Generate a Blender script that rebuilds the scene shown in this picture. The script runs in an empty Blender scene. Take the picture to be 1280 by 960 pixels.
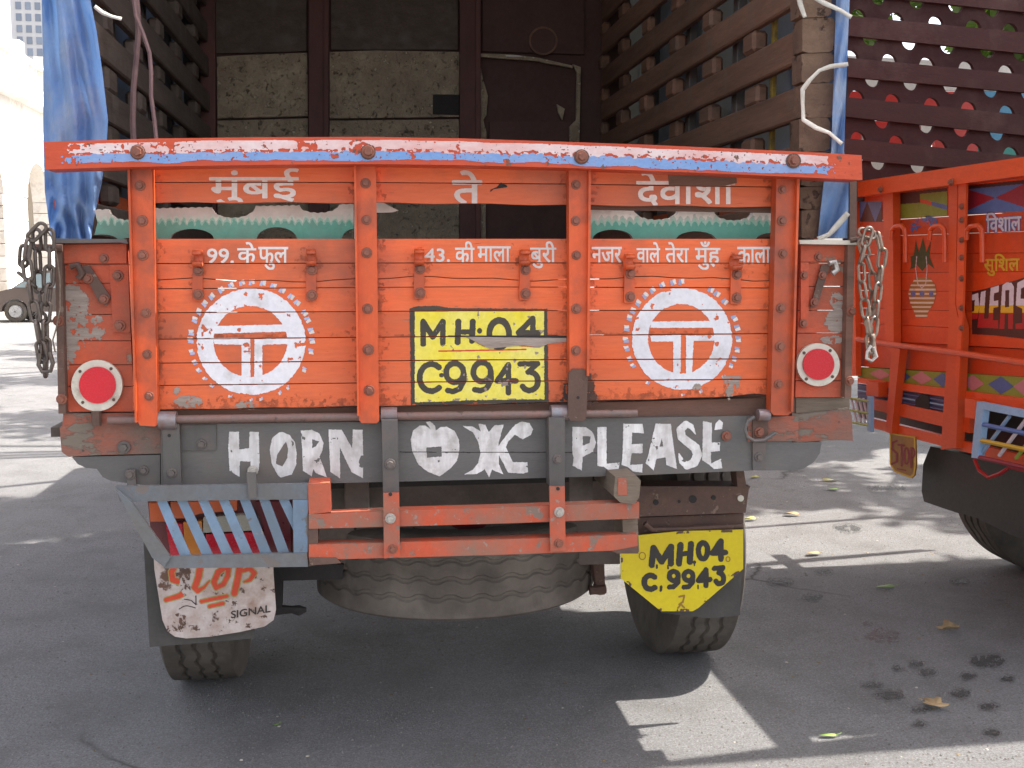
import bpy, bmesh, math, random
import numpy as np
from mathutils import Vector, Matrix

random.seed(7)
RNG = np.random.default_rng(11)
S = bpy.context.scene
COL = S.collection
R_ = math.radians

# ------------------------------------------------------------------ camera
CAM_H, FPX, YAW, PITCH = 1.62, 1300.0, R_(8.3), R_(6.5)
cam_d = bpy.data.cameras.new('camera')
cam = bpy.data.objects.new('camera', cam_d); COL.objects.link(cam)
cam.location = (0, 0, CAM_H)
cam.rotation_euler = (R_(90) - PITCH, 0, -YAW)
cam_d.sensor_width = 36; cam_d.lens = 36 * FPX / 1280
cam_d.clip_start = 0.05; cam_d.clip_end = 2000
S.camera = cam

# ------------------------------------------------------------------ light
SUN_EL, SUN_AZ = R_(59), R_(84)          # azimuth from +Y towards +X
w = bpy.data.worlds.new('World'); S.world = w; w.use_nodes = True
nt = w.node_tree
sky = nt.nodes.new('ShaderNodeTexSky'); sky.sky_type = 'NISHITA'; sky.sun_disc = False
sky.sun_elevation = SUN_EL; sky.sun_rotation = SUN_AZ
sky.air_density = 1.0; sky.dust_density = 3.5; sky.ozone_density = 0.7
bgn = nt.nodes['Background']; bgn.inputs[1].default_value = 0.15
hz = nt.nodes.new('ShaderNodeHueSaturation'); hz.inputs['Saturation'].default_value = .5       # hazy city air: the sky is milky
wb = nt.nodes.new('ShaderNodeMix'); wb.data_type = 'RGBA'; wb.blend_type = 'MULTIPLY'; wb.inputs[0].default_value = 1; wb.inputs[7].default_value = (1.06, 1, .965, 1)
nt.links.new(sky.outputs[0], hz.inputs['Color']); nt.links.new(hz.outputs[0], wb.inputs[6]); nt.links.new(wb.outputs[2], bgn.inputs[0])
sl = bpy.data.lights.new('sun', 'SUN'); sl.energy = 3.8; sl.angle = R_(0.6); sl.color = (1, .94, .85)
sun = bpy.data.objects.new('sun', sl); COL.objects.link(sun)
tosun = Vector((math.cos(SUN_EL) * math.sin(SUN_AZ), math.cos(SUN_EL) * math.cos(SUN_AZ), math.sin(SUN_EL)))
sun.rotation_euler = (-tosun).to_track_quat('-Z', 'Y').to_euler()
S.view_settings.view_transform = 'Standard'; S.view_settings.look = 'None'
S.view_settings.exposure = 1.68; S.view_settings.gamma = 1

# ------------------------------------------------------------------ measuring
cy, sy, cp, sp = math.cos(YAW), math.sin(YAW), math.cos(PITCH), math.sin(PITCH)
AR = np.array([cy, -sy, 0.]); AU = np.array([sy * sp, cy * sp, cp]); AF = np.array([sy * cp, cy * cp, -sp])
O_ = np.array([0, 0, CAM_H])
def onP(px, py, q, n):
    """points of the plane through q with normal n; px, py may be arrays"""
    px = np.asarray(px, float); py = np.asarray(py, float)
    d = AR * (px - 640)[..., None] + AU * (480 - py)[..., None] + AF * FPX
    n = np.asarray(n, float); t = ((np.asarray(q, float) - O_) @ n) / (d @ n)
    return O_ + d * t[..., None]
def onY(px, py, Y): return onP(px, py, (0, Y, 0), (0, 1, 0))
def onX(px, py, X): return onP(px, py, (X, 0, 0), (1, 0, 0))
def onZ(px, py, Z=0.): return onP(px, py, (0, 0, Z), (0, 0, 1))

# ------------------------------------------------------------------ object helpers
WL = {}
def adopt(o, p):
    if p is None: return
    o.parent = p
    o.matrix_parent_inverse = Matrix.Translation(-WL.get(p.name, Vector((0, 0, 0))))
def thing(name, label, cat, loc=(0, 0, 0), group=None):
    o = bpy.data.objects.new(name, None); COL.objects.link(o)
    o.location = loc; WL[o.name] = Vector(loc); o.empty_display_size = .1
    o['label'] = label; o['category'] = cat
    if group: o['group'] = group
    return o
def tag(o, label=None, cat=None, group=None, kind=None):
    if label: o['label'] = label
    if cat: o['category'] = cat
    if group: o['group'] = group
    if kind: o['kind'] = kind
    return o
def link(name, me, parent=None, loc=None, rot=None, scale=None):
    o = bpy.data.objects.new(name, me); COL.objects.link(o)
    if loc is not None: o.location = loc
    if rot is not None: o.rotation_euler = rot
    if scale is not None: o.scale = scale
    WL[o.name] = Vector(o.location)
    adopt(o, parent)
    return o
def fin(bm, name, mat, smooth=False):
    bmesh.ops.recalc_face_normals(bm, faces=bm.faces)
    me = bpy.data.meshes.new(name); bm.to_mesh(me); bm.free()
    if mat: me.materials.append(mat)
    if smooth:
        for p in me.polygons: p.use_smooth = True
        try: me.set_sharp_from_angle(angle=R_(40))
        except Exception: pass
    return me
def bev(bm, r, seg=1):
    if r > 0:
        es = [e for e in bm.edges if len(e.link_faces) == 2 and e.calc_face_angle(0) > .6]
        bmesh.ops.bevel(bm, geom=es, offset=r, segments=seg, affect='EDGES', clamp_overlap=True)
def prism_bm(front, back):
    bm = bmesh.new()
    a = [bm.verts.new(v) for v in front]; b = [bm.verts.new(v) for v in back]
    bm.faces.new(a); bm.faces.new(b[::-1])
    n = len(a)
    for i in range(n): bm.faces.new((a[i], b[i], b[(i + 1) % n], a[(i + 1) % n]))
    return bm
def slab(name, pts, Y, th, mat, parent=None, r=.002, ramp=0):
    """a board whose front face stands in the plane Y, th thick away from the viewer"""
    pts = np.array(pts, float); f = onY(pts[:, 0], pts[:, 1], Y)
    b = f + np.array([0, th, 0])
    bm = prism_bm(f, b); bev(bm, r)
    return link(name, fin(bm, name, mat), parent)
def slabP(name, pts, q, n, th, mat, parent=None, r=.002):
    pts = np.array(pts, float); nn = np.array(n, float); nn /= np.linalg.norm(nn)
    f = onP(pts[:, 0], pts[:, 1], q, n)
    bm = prism_bm(f, f + nn * th); bev(bm, r)
    return link(name, fin(bm, name, mat), parent)
def rect(x0, y0, x1, y1): return [(x0, y0), (x1, y0), (x1, y1), (x0, y1)]
def box(name, lo, hi, mat, parent=None, r=.003):
    bm = bmesh.new(); bmesh.ops.create_cube(bm, size=1)
    lo, hi = Vector(lo), Vector(hi)
    for v in bm.verts:
        v.co = Vector([lo[i] + (v.co[i] + .5) * (hi[i] - lo[i]) for i in range(3)])
    bev(bm, r)
    return link(name, fin(bm, name, mat), parent)
def tube_bm(path, rad, seg=8, closed=False, bm=None):
    bm = bm or bmesh.new()
    P = [Vector(p) for p in path]; n = len(P); rings = []
    rads = rad if hasattr(rad, '__len__') else [rad] * n
    up = None
    for i in range(n):
        a = P[i - 1] if (i > 0 or closed) else P[i]
        b = P[(i + 1) % n] if (i < n - 1 or closed) else P[i]
        t = (b - a).normalized()
        if up is None:
            up = Vector((0, 0, 1)) if abs(t.z) < .9 else Vector((1, 0, 0))
        s = t.cross(up)
        if s.length < 1e-4: s = t.cross(Vector((0, 1, 0)))
        s.normalize(); u = s.cross(t).normalized(); up = u
        rings.append([bm.verts.new(P[i] + (s * math.cos(k * 2 * math.pi / seg) + u * math.sin(k * 2 * math.pi / seg)) * rads[i]) for k in range(seg)])
    m = n if closed else n - 1
    for i in range(m):
        A, B = rings[i], rings[(i + 1) % n]
        for k in range(seg):
            try: bm.faces.new((A[k], A[(k + 1) % seg], B[(k + 1) % seg], B[k]))
            except Exception: pass
    if not closed:
        bm.faces.new(rings[0]); bm.faces.new(rings[-1][::-1])
    return bm
def tube(name, path, rad, mat, parent=None, seg=8, closed=False):
    return link(name, fin(tube_bm(path, rad, seg, closed), name, mat, True), parent)
def pxpath(pts, Y): return [onY(a, b, Y) for a, b in pts]
def disc(name, cx, cyy, rpx, Y, th, mat, parent=None, seg=32, r=.001, hole=0):
    a = np.linspace(0, 2 * np.pi, seg, endpoint=False)
    if hole:
        f = onY(cx + rpx * np.cos(a), cyy + rpx * np.sin(a), Y); g = onY(cx + hole * np.cos(a), cyy + hole * np.sin(a), Y)
        bm = bmesh.new(); d = np.array([0, th, 0]); L = [[bm.verts.new(v) for v in q] for q in (f, g, g + d, f + d)]
        for j in range(4):
            for i in range(seg): bm.faces.new((L[j][i], L[j][(i + 1) % seg], L[(j + 1) % 4][(i + 1) % seg], L[(j + 1) % 4][i]))
        return link(name, fin(bm, name, mat), parent)
    return slab(name, list(zip(cx + rpx * np.cos(a), cyy + rpx * np.sin(a))), Y, th, mat, parent, r)

# ------------------------------------------------------------------ materials
def nodes(m):
    m.use_nodes = True; t = m.node_tree; return t, t.nodes['Principled BSDF']
def N(t, kind, **kw):
    n = t.nodes.new(kind)
    for k, v in kw.items():
        if k.startswith('i_'): n.inputs[k[2:].replace('_', ' ')].default_value = v
        else: setattr(n, k, v)
    return n
def c4(c): return (c[0], c[1], c[2], 1)
def ramp(t, src, a, b, ca=(0, 0, 0), cb=(1, 1, 1)):
    r = N(t, 'ShaderNodeValToRGB'); r.color_ramp.elements[0].position = a; r.color_ramp.elements[1].position = b
    r.color_ramp.elements[0].color = c4(ca); r.color_ramp.elements[1].color = c4(cb)
    t.links.new(src, r.inputs[0]); return r.outputs[0]
def mixc(t, fac, a, b):
    m = N(t, 'ShaderNodeMix', data_type='RGBA')
    for sock, v in ((m.inputs[0], fac), (m.inputs[6], a), (m.inputs[7], b)):
        if hasattr(v, 'links') or hasattr(v, 'is_linked'): t.links.new(v, sock)
        elif isinstance(v, (int, float)): sock.default_value = v
        else: sock.default_value = c4(v)
    return m.outputs[2]
def surf(name, base, base2=None, sc=4, st=(1, 1, 1), rough=.6, bump=.3, bdist=.004, chip=None, chip2=None, dirt=None, metal=0, alpha=None, transl=None, fine=60, back=None, spec=.5, soft=0):
    """base..base2 blotches, chip=(colour, threshold, scale), dirt=(colour, amount, scale)"""
    m = bpy.data.materials.new(name); t, b = nodes(m)
    tc = N(t, 'ShaderNodeTexCoord'); mp = N(t, 'ShaderNodeMapping'); mp.inputs['Scale'].default_value = st
    oi = N(t, 'ShaderNodeObjectInfo')
    t.links.new(tc.outputs['Object'], mp.inputs[0])
    co = mp.outputs[0]
    def noise(scale, det=5, rgh=.6, vec=co):
        n = N(t, 'ShaderNodeTexNoise'); n.inputs['Scale'].default_value = scale; n.inputs['Detail'].default_value = det
        n.inputs['Roughness'].default_value = rgh; t.links.new(vec, n.inputs['Vector']); return n.outputs['Fac']
    col = mixc(t, ramp(t, noise(sc), .32, .68), base, base2 or [x * .75 for x in base])
    # every object a little different from its neighbours
    hsv = N(t, 'ShaderNodeHueSaturation'); mr = N(t, 'ShaderNodeMapRange'); mr.inputs[3].default_value = .86; mr.inputs[4].default_value = 1.12
    t.links.new(oi.outputs['Random'], mr.inputs[0]); t.links.new(mr.outputs[0], hsv.inputs['Value']); t.links.new(col, hsv.inputs['Color']); col = hsv.outputs[0]
    fn = noise(fine, 4, .7)
    col = mixc(t, ramp(t, fn, .35, .75, (.0, 0, 0), (.35, .35, .35)), col, [x * .55 for x in base])
    height = fn
    if dirt:
        d = ramp(t, noise(dirt[2], 7, .65, tc.outputs['Object']), .62 - dirt[1] * .35, .82 - dirt[1] * .2)
        col = mixc(t, d, col, dirt[0])
    for ch in (chip, chip2):
        if ch:
            k = ramp(t, noise(ch[2], 8, .62, mp.outputs[0] if len(ch) < 4 else tc.outputs['Object']), ch[1], ch[1] + .035)
            col = mixc(t, k, col, ch[0])
            ms = N(t, 'ShaderNodeMath', operation='MULTIPLY_ADD'); ms.inputs[1].default_value = -.8
            t.links.new(k, ms.inputs[0]); t.links.new(height, ms.inputs[2]); height = ms.outputs[0]
    if back:
        g = N(t, 'ShaderNodeNewGeometry'); col = mixc(t, g.outputs['Backfacing'], col, back)
    t.links.new(col, b.inputs['Base Color'])
    b.inputs['Metallic'].default_value = metal
    b.inputs['Specular IOR Level'].default_value = spec
    rr = N(t, 'ShaderNodeMapRange'); rr.inputs[3].default_value = max(.05, rough - .12); rr.inputs[4].default_value = min(1, rough + .15)
    t.links.new(fn, rr.inputs[0]); t.links.new(rr.outputs[0], b.inputs['Roughness'])
    if bump:
        bp = N(t, 'ShaderNodeBump'); bp.inputs['Strength'].default_value = bump; bp.inputs['Distance'].default_value = bdist
        t.links.new(height, bp.inputs['Height']); t.links.new(bp.outputs[0], b.inputs['Normal'])
    out = t.nodes['Material Output']; sh = b.outputs[0]
    if transl:
        tr = N(t, 'ShaderNodeBsdfTranslucent'); tr.inputs[0].default_value = c4(transl[0])
        mx = N(t, 'ShaderNodeMixShader'); mx.inputs[0].default_value = transl[1]
        t.links.new(sh, mx.inputs[1]); t.links.new(tr.outputs[0], mx.inputs[2]); sh = mx.outputs[0]
    if alpha:                                  # worn paint: what lies beneath shows through the flaked spots
        k = ramp(t, noise(alpha[1], 8, .7, tc.outputs['Object']), alpha[0], alpha[0] + (.02 if not soft else .2), (soft,) * 3)
        tp = N(t, 'ShaderNodeBsdfTransparent'); mx = N(t, 'ShaderNodeMixShader')
        t.links.new(k, mx.inputs[0]); t.links.new(sh, mx.inputs[1]); t.links.new(tp.outputs[0], mx.inputs[2]); sh = mx.outputs[0]
    t.links.new(sh, out.inputs[0])
    return m

WOODG = (.20, .16, .12)
M = {}
M['orange'] = surf('orange_paint', (.76, .13, .028), (.68, .145, .05), 3, (.5, 1, 4), .5, .45, .002, chip=(WOODG, .71, 7), chip2=((.30, .10, .05), .665, 26), dirt=((.30, .09, .05), .38, 2.6), fine=30)
M['endworn'] = surf('worn_orange_and_grey_timber', (.42, .095, .05), (.20, .12, .09), 6, (1, 1, 2.2), .8, .7, .004, chip=((.17, .14, .11), .55, 9), chip2=((.08, .06, .05), .66, 15), dirt=((.14, .115, .095), .7, 4), fine=50)
M['orange_worn'] = surf('worn_orange_paint', (.62, .105, .04), (.46, .085, .042), 5, (1, 1, 1.6), .7, .6, .004, chip=((.26, .19, .14), .60, 6), chip2=((.12, .08, .06), .68, 13), dirt=((.24, .10, .06), .45, 4), fine=50)
M['orange_post'] = surf('orange_paint_on_steel', (.72, .115, .025), (.58, .085, .02), 5, (1, 1, .5), .45, .25, .002, chip=((.12, .045, .03), .70, 14), dirt=((.22, .06, .035), .45, 5), fine=60)
M['orange_bar'] = surf('orange_bumper_paint', (.58, .085, .03), (.45, .08, .035), 6, (1, 1, 1), .6, .4, .002, chip=((.2, .14, .11), .60, 12), chip2=((.30, .19, .15), .60, 34), dirt=((.24, .13, .09), .75, 7), fine=60)
M['rail'] = surf('rail_orange', (.62, .08, .022), (.5, .06, .02), 5, (.5, 1, 2), .55, .5, .003, chip=((.16, .10, .075), .68, 14), fine=50)
M['railend'] = surf('grimy_wood', (.20, .10, .07), (.12, .07, .05), 10, (.4, 1, 2), .8, .6, .003, fine=60)
M['grey'] = surf('grey_painted_wood', (.125, .12, .115), (.10, .097, .093), 4, (1, 1, 4), .55, .35, .002, chip=((.2, .17, .14), .73, 9), dirt=((.15, .12, .1), .3, 3), fine=55)
M['greymetal'] = surf('grey_painted_steel', (.125, .115, .11), (.095, .088, .083), 7, (1, 1, .6), .5, .35, .002, chip=((.13, .055, .035), .68, 18), dirt=((.16, .11, .09), .3, 6), fine=60)
M['rust'] = surf('rusty_steel', (.13, .07, .05), (.085, .05, .04), 14, (1, 1, 1), .7, .6, .003, chip=((.19, .13, .10), .62, 30), fine=80)
M['bolt'] = surf('bolt_steel', (.32, .115, .07), (.20, .08, .055), 40, (1, 1, 1), .55, .5, .002, metal=.2, fine=150)
M['boltlight'] = surf('bright_bolt', (.6, .57, .53), (.4, .36, .32), 60, (1, 1, 1), .4, .3, .002, metal=.5, fine=150)
M['pipe'] = surf('worn_pipe', (.15, .12, .11), (.21, .11, .09), 9, (1, 1, 1), .45, .35, .002, chip=((.1, .07, .06), .6, 25), metal=.2, fine=90)
M['knuckle'] = surf('worn_bare_steel', (.26, .27, .30), (.24, .13, .10), 20, (1, 1, 1), .4, .35, .002, metal=.4, fine=90)
M['blue'] = surf('blue_paint_on_steel', (.17, .27, .40), (.13, .17, .21), 6, (1, 1, 1), .5, .35, .002, chip=((.12, .11, .10), .57, 14), chip2=((.22, .2, .18), .63, 26), fine=60)
M['greyblue'] = surf('grey_blue_steel', (.125, .12, .112), (.13, .155, .185), 5, (1, 1, 1), .5, .35, .002, chip=((.14, .12, .11), .58, 10), fine=60)
M['chain'] = surf('chain_steel', (.10, .085, .075), (.16, .13, .11), 60, (1, 1, 1), .45, .4, .002, metal=.6, fine=180)
M['chainlight'] = surf('worn_chain_steel', (.34, .28, .23), (.22, .15, .11), 60, (1, 1, 1), .35, .4, .002, metal=.7, fine=180)
M['board'] = surf('weathered_timber', (.22, .175, .13), (.15, .115, .085), 12, (.3, .3, 4), .85, .8, .004, fine=60)
M['endgrain'] = surf('weathered_end_grain', (.20, .125, .08), (.12, .072, .047), 14, (1, 1, 1), .85, .9, .006, chip=((.06, .035, .022), .6, 16), fine=45)
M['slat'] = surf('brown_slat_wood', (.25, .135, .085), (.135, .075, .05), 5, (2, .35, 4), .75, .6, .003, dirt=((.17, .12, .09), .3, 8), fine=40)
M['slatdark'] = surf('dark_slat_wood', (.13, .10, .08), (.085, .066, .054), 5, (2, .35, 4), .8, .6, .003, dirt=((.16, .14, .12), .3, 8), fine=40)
M['frontpost'] = surf('maroon_brown_post', (.15, .062, .052), (.10, .045, .04), 8, (1, 1, .6), .7, .4, .003, fine=50)
M['frontdark'] = surf('dark_brown_sheet', (.11, .056, .046), (.08, .042, .036), 4, (1, 1, 1), .75, .3, .003, dirt=((.09, .055, .045), .3, 3), fine=40)
M['insul'] = surf('dusty_sacking_board', (.52, .44, .31), (.32, .27, .19), 13, (1, 1, 1), .95, 1., .01, chip=((.62, .55, .41), .60, 40), chip2=((.20, .16, .11), .62, 26), dirt=((.24, .19, .14), .6, 3.5), fine=42)
M['floorwood'] = surf('floor_planks', (.10, .08, .065), (.07, .055, .045), 4, (2, .4, 1), .85, .5, .004)
M['black'] = surf('black_grime', (.03, .027, .025), (.02, .018, .017), 6, (1, 1, 1), .8, .4, .004)
M['chassis'] = surf('dusty_chassis_steel', (.15, .115, .095), (.09, .072, .062), 6, (1, 1, 1), .8, .5, .004, dirt=((.19, .16, .135), .4, 4))
M['rubber'] = surf('dusty_rubber', (.105, .088, .07), (.06, .053, .046), 7, (1, 1, 1), .85, .6, .003, dirt=((.13, .115, .10), .35, 5), fine=70)
M['spare'] = surf('dusty_spare_rubber', (.12, .10, .082), (.075, .064, .055), 7, (1, 1, 1), .9, .8, .004, dirt=((.18, .155, .13), .5, 5), fine=80)
M['flap'] = surf('rubber_flap', (.07, .066, .06), (.05, .048, .044), 5, (1, 1, 1), .75, .4, .004, dirt=((.10, .09, .08), .3, 4))
M['tin'] = surf('rusty_white_tin', (.56, .49, .46), (.46, .40, .38), 5, (1, 1, 1), .5, .5, .002, chip=((.10, .055, .04), .595, 30, 1), chip2=((.13, .065, .04), .63, 9, 1), dirt=((.32, .20, .15), .55, 12), fine=60)
M['yellow'] = surf('yellow_plate_paint', (.74, .60, .012), (.66, .50, .01), 6, (1, 1, 1), .4, .2, .002, chip=((.35, .24, .05), .69, 22, 1), fine=60)
M['yellow2'] = surf('yellow_paint', (.74, .62, .03), (.72, .66, .18), 9, (1, 1, 1), .55, .3, .002, fine=60, alpha=(.73, 22))
M['inkblack'] = surf('black_lettering_paint', (.035, .03, .022), (.055, .045, .03), 12, (1, 1, 1), .5, .2, .001, fine=80, alpha=(.72, 30))
M['ink'] = surf('plain_black_paint', (.025, .022, .02), (.04, .036, .03), 12, (1, 1, 1), .5, .2, .001, fine=80)
M['white'] = surf('white_paint', (.74, .73, .76), (.66, .66, .71), 7, (1, 1, 1), .55, .3, .0015, fine=70, dirt=((.48, .45, .44), .25, 14), alpha=(.74, 20))
M['whitesmall'] = surf('white_lettering_paint', (.78, .73, .70), (.66, .60, .56), 9, (1, 1, 1), .55, .2, .001, fine=80)
M['whitefade'] = surf('faded_white_paint', (.74, .66, .62), (.64, .52, .47), 10, (1, 1, 1), .6, .2, .001, fine=80, alpha=(.70, 30))
M['whitebig'] = surf('brushed_white_paint', (.78, .77, .76), (.50, .48, .47), 14, (2.2, 1, .3), .6, .5, .002, fine=60, dirt=((.38, .35, .33), .45, 16), alpha=(.72, 30))
M['pale'] = surf('pinkish_white_paint', (.72, .64, .64), (.66, .36, .33), 7, (1, 1, 2), .55, .3, .0015, fine=60, chip=((.2, .11, .09), .70, 20, 1), alpha=(.70, 25))
M['railblue'] = surf('sky_blue_paint', (.15, .31, .62), (.26, .36, .60), 6, (1, 1, 2), .5, .3, .0015, fine=60, chip=((.25, .14, .12), .71, 22, 1), alpha=(.70, 22))
M['tickblue'] = surf('blue_tick_paint', (.30, .38, .60), (.45, .47, .60), 9, (1, 1, 1), .5, .2, .001, fine=80)
M['green'] = surf('sea_green_paint', (.10, .36, .27), (.14, .40, .31), 6, (1, 1, 1), .55, .3, .0015, fine=50, dirt=((.14, .24, .19), .3, 6))
M['greenmid'] = surf('thin_green_paint', (.25, .46, .36), (.30, .48, .39), 9, (1, 1, 1), .55, .3, .0015, fine=50)
M['greenpale'] = surf('misted_green_paint', (.46, .53, .45), (.52, .55, .48), 9, (1, 1, 1), .55, .3, .0015, fine=50)
M['greenwhite'] = surf('dusty_white_board', (.74, .69, .64), (.58, .52, .47), 6, (1, 1, 1), .6, .4, .002, fine=50, dirt=((.4, .33, .28), .25, 9))
M['redref'] = surf('red_reflector', (.66, .012, .028), (.60, .012, .025), 20, (1, 1, 1), .25, .1, .001, fine=200)
M['cream'] = surf('cream_ring', (.72, .68, .58), (.62, .58, .48), 14, (1, 1, 1), .45, .2, .001, fine=80, dirt=((.35, .26, .2), .15, 20))
M['redpaint'] = surf('red_lettering', (.62, .06, .02), (.5, .05, .02), 12, (1, 1, 1), .5, .2, .001, alpha=(.68, 32))
M['olive'] = surf('olive_outline', (.42, .38, .12), None, 12, (1, 1, 1), .6, .1, .001, alpha=(.66, 30))
M['barewood'] = surf('splintered_bare_wood', (.36, .30, .26), (.24, .19, .16), 20, (.4, 1, 4), .85, .8, .003, fine=80)
M['soot'] = surf('soot_stain', (.06, .045, .04), (.12, .05, .03), 12, (1, 1, 1), .8, .2, .001, alpha=(.66, 18))
M['tarp'] = surf('blue_tarpaulin', (.11, .23, .50), (.19, .29, .46), 4, (1, 1, .5), .5, .35, .004, dirt=((.30, .34, .40), .5, 3), transl=((.12, .28, .62), .2), fine=50)
M['cover'] = surf('tarpaulin_cover', (.17, .18, .17), (.12, .13, .13), 4, (1, 1, .5), .7, .35, .004, dirt=((.22, .21, .19), .3, 3), transl=((.20, .20, .18), .05), back=(.06, .13, .30), fine=50)
M['tarp'] = surf('blue_tarpaulin', (.11, .23, .50), (.17, .27, .45), 7, (1, 1, .6), .55, 1., .016, dirt=((.30, .34, .40), .5, 5), transl=((.12, .28, .62), .2), fine=11)
M['rope'] = surf('dirty_white_webbing', (.62, .60, .54), (.48, .46, .40), 30, (1, 1, 1), .8, .4, .002, fine=150)
M['pinkrope'] = surf('faded_pink_rope', (.30, .19, .18), (.2, .13, .13), 20, (1, 1, 1), .85, .4, .002, fine=120)
M['amber'] = surf('amber_lens', (.55, .20, .03), (.45, .16, .03), 10, (1, 1, 1), .3, .1, .001)
M['orangelens'] = surf('orange_lens', (.55, .11, .03), (.4, .09, .03), 10, (1, 1, 1), .3, .1, .001)
M['redlens'] = surf('red_lens', (.45, .015, .03), (.33, .012, .025), 10, (1, 1, 1), .25, .1, .001)
M['clearlens'] = surf('clear_lens', (.36, .34, .28), (.28, .27, .23), 10, (1, 1, 1), .25, .1, .001)
M['maroon'] = surf('maroon_lens', (.13, .015, .02), (.08, .01, .015), 10, (1, 1, 1), .3, .1, .001)
# second truck
M['o2'] = surf('fresh_orange_paint', (.68, .078, .012), (.60, .062, .011), 3, (1, 1, 2), .38, .2, .0015, dirt=((.36, .045, .02), .25, 3), fine=40)
M['o2rail'] = surf('fresh_red_orange_rail', (.72, .095, .018), (.62, .08, .016), 3, (1, .6, 2), .33, .2, .0015, chip=((.66, .3, .2), .74, 20), fine=40)
M['plum'] = surf('plum_brown_planks', (.066, .024, .024), (.048, .018, .019), 3, (1, 1, 3), .75, .4, .002, dirt=((.10, .055, .05), .35, 3), chip=((.13, .09, .08), .70, 16), fine=40, spec=.2)
for k, c in dict(p_blue=(.08, .16, .42), p_green=(.22, .33, .04), p_crimson=(.25, .012, .03), p_white=(.62, .62, .70), p_yellow=(.66, .45, .03), p_red=(.42, .015, .02),
                 p_dark=(.05, .015, .015), p_band=(.27, .36, .05), p_pink=(.60, .25, .30), p_gold=(.32, .17, .03), p_corr=(.09, .13, .30), p_lblue=(.28, .48, .72)).items():
    M[k] = surf('sign_paint_' + {'p_blue': 'blue', 'p_green': 'green', 'p_crimson': 'crimson', 'p_white': 'white', 'p_yellow': 'yellow', 'p_red': 'red', 'p_dark': 'dark', 'p_band': 'lime', 'p_pink': 'pink', 'p_gold': 'gold', 'p_corr': 'slate_blue', 'p_lblue': 'light_blue'}[k], c, [x * .85 for x in c], 6, (1, 1, 1), .45, .15, .001, fine=60)
M['fender'] = surf('black_plastic_fender', (.028, .028, .027), (.022, .022, .021), 5, (1, 1, 1), .5, .2, .002)
M['leafy'] = surf('yellow_green_leaf', (.42, .42, .09), (.34, .32, .1), 40, (1, 1, 1), .6, .3, .001)
M['leafg'] = surf('green_leaf', (.20, .32, .06), (.16, .26, .05), 40, (1, 1, 1), .5, .3, .001)
M['leafd'] = surf('dry_leaf', (.40, .29, .15), (.28, .20, .11), 40, (1, 1, 1), .8, .5, .002)
M['bark'] = surf('bark', (.12, .09, .065), (.08, .06, .045), 9, (1, 1, .3), .9, .9, .02)
M['crown'] = surf('tree_foliage', (.08, .14, .025), (.11, .18, .03), 1.2, (1, 1, 1), .6, 0, transl=((.16, .28, .03), .35), fine=6)

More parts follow.
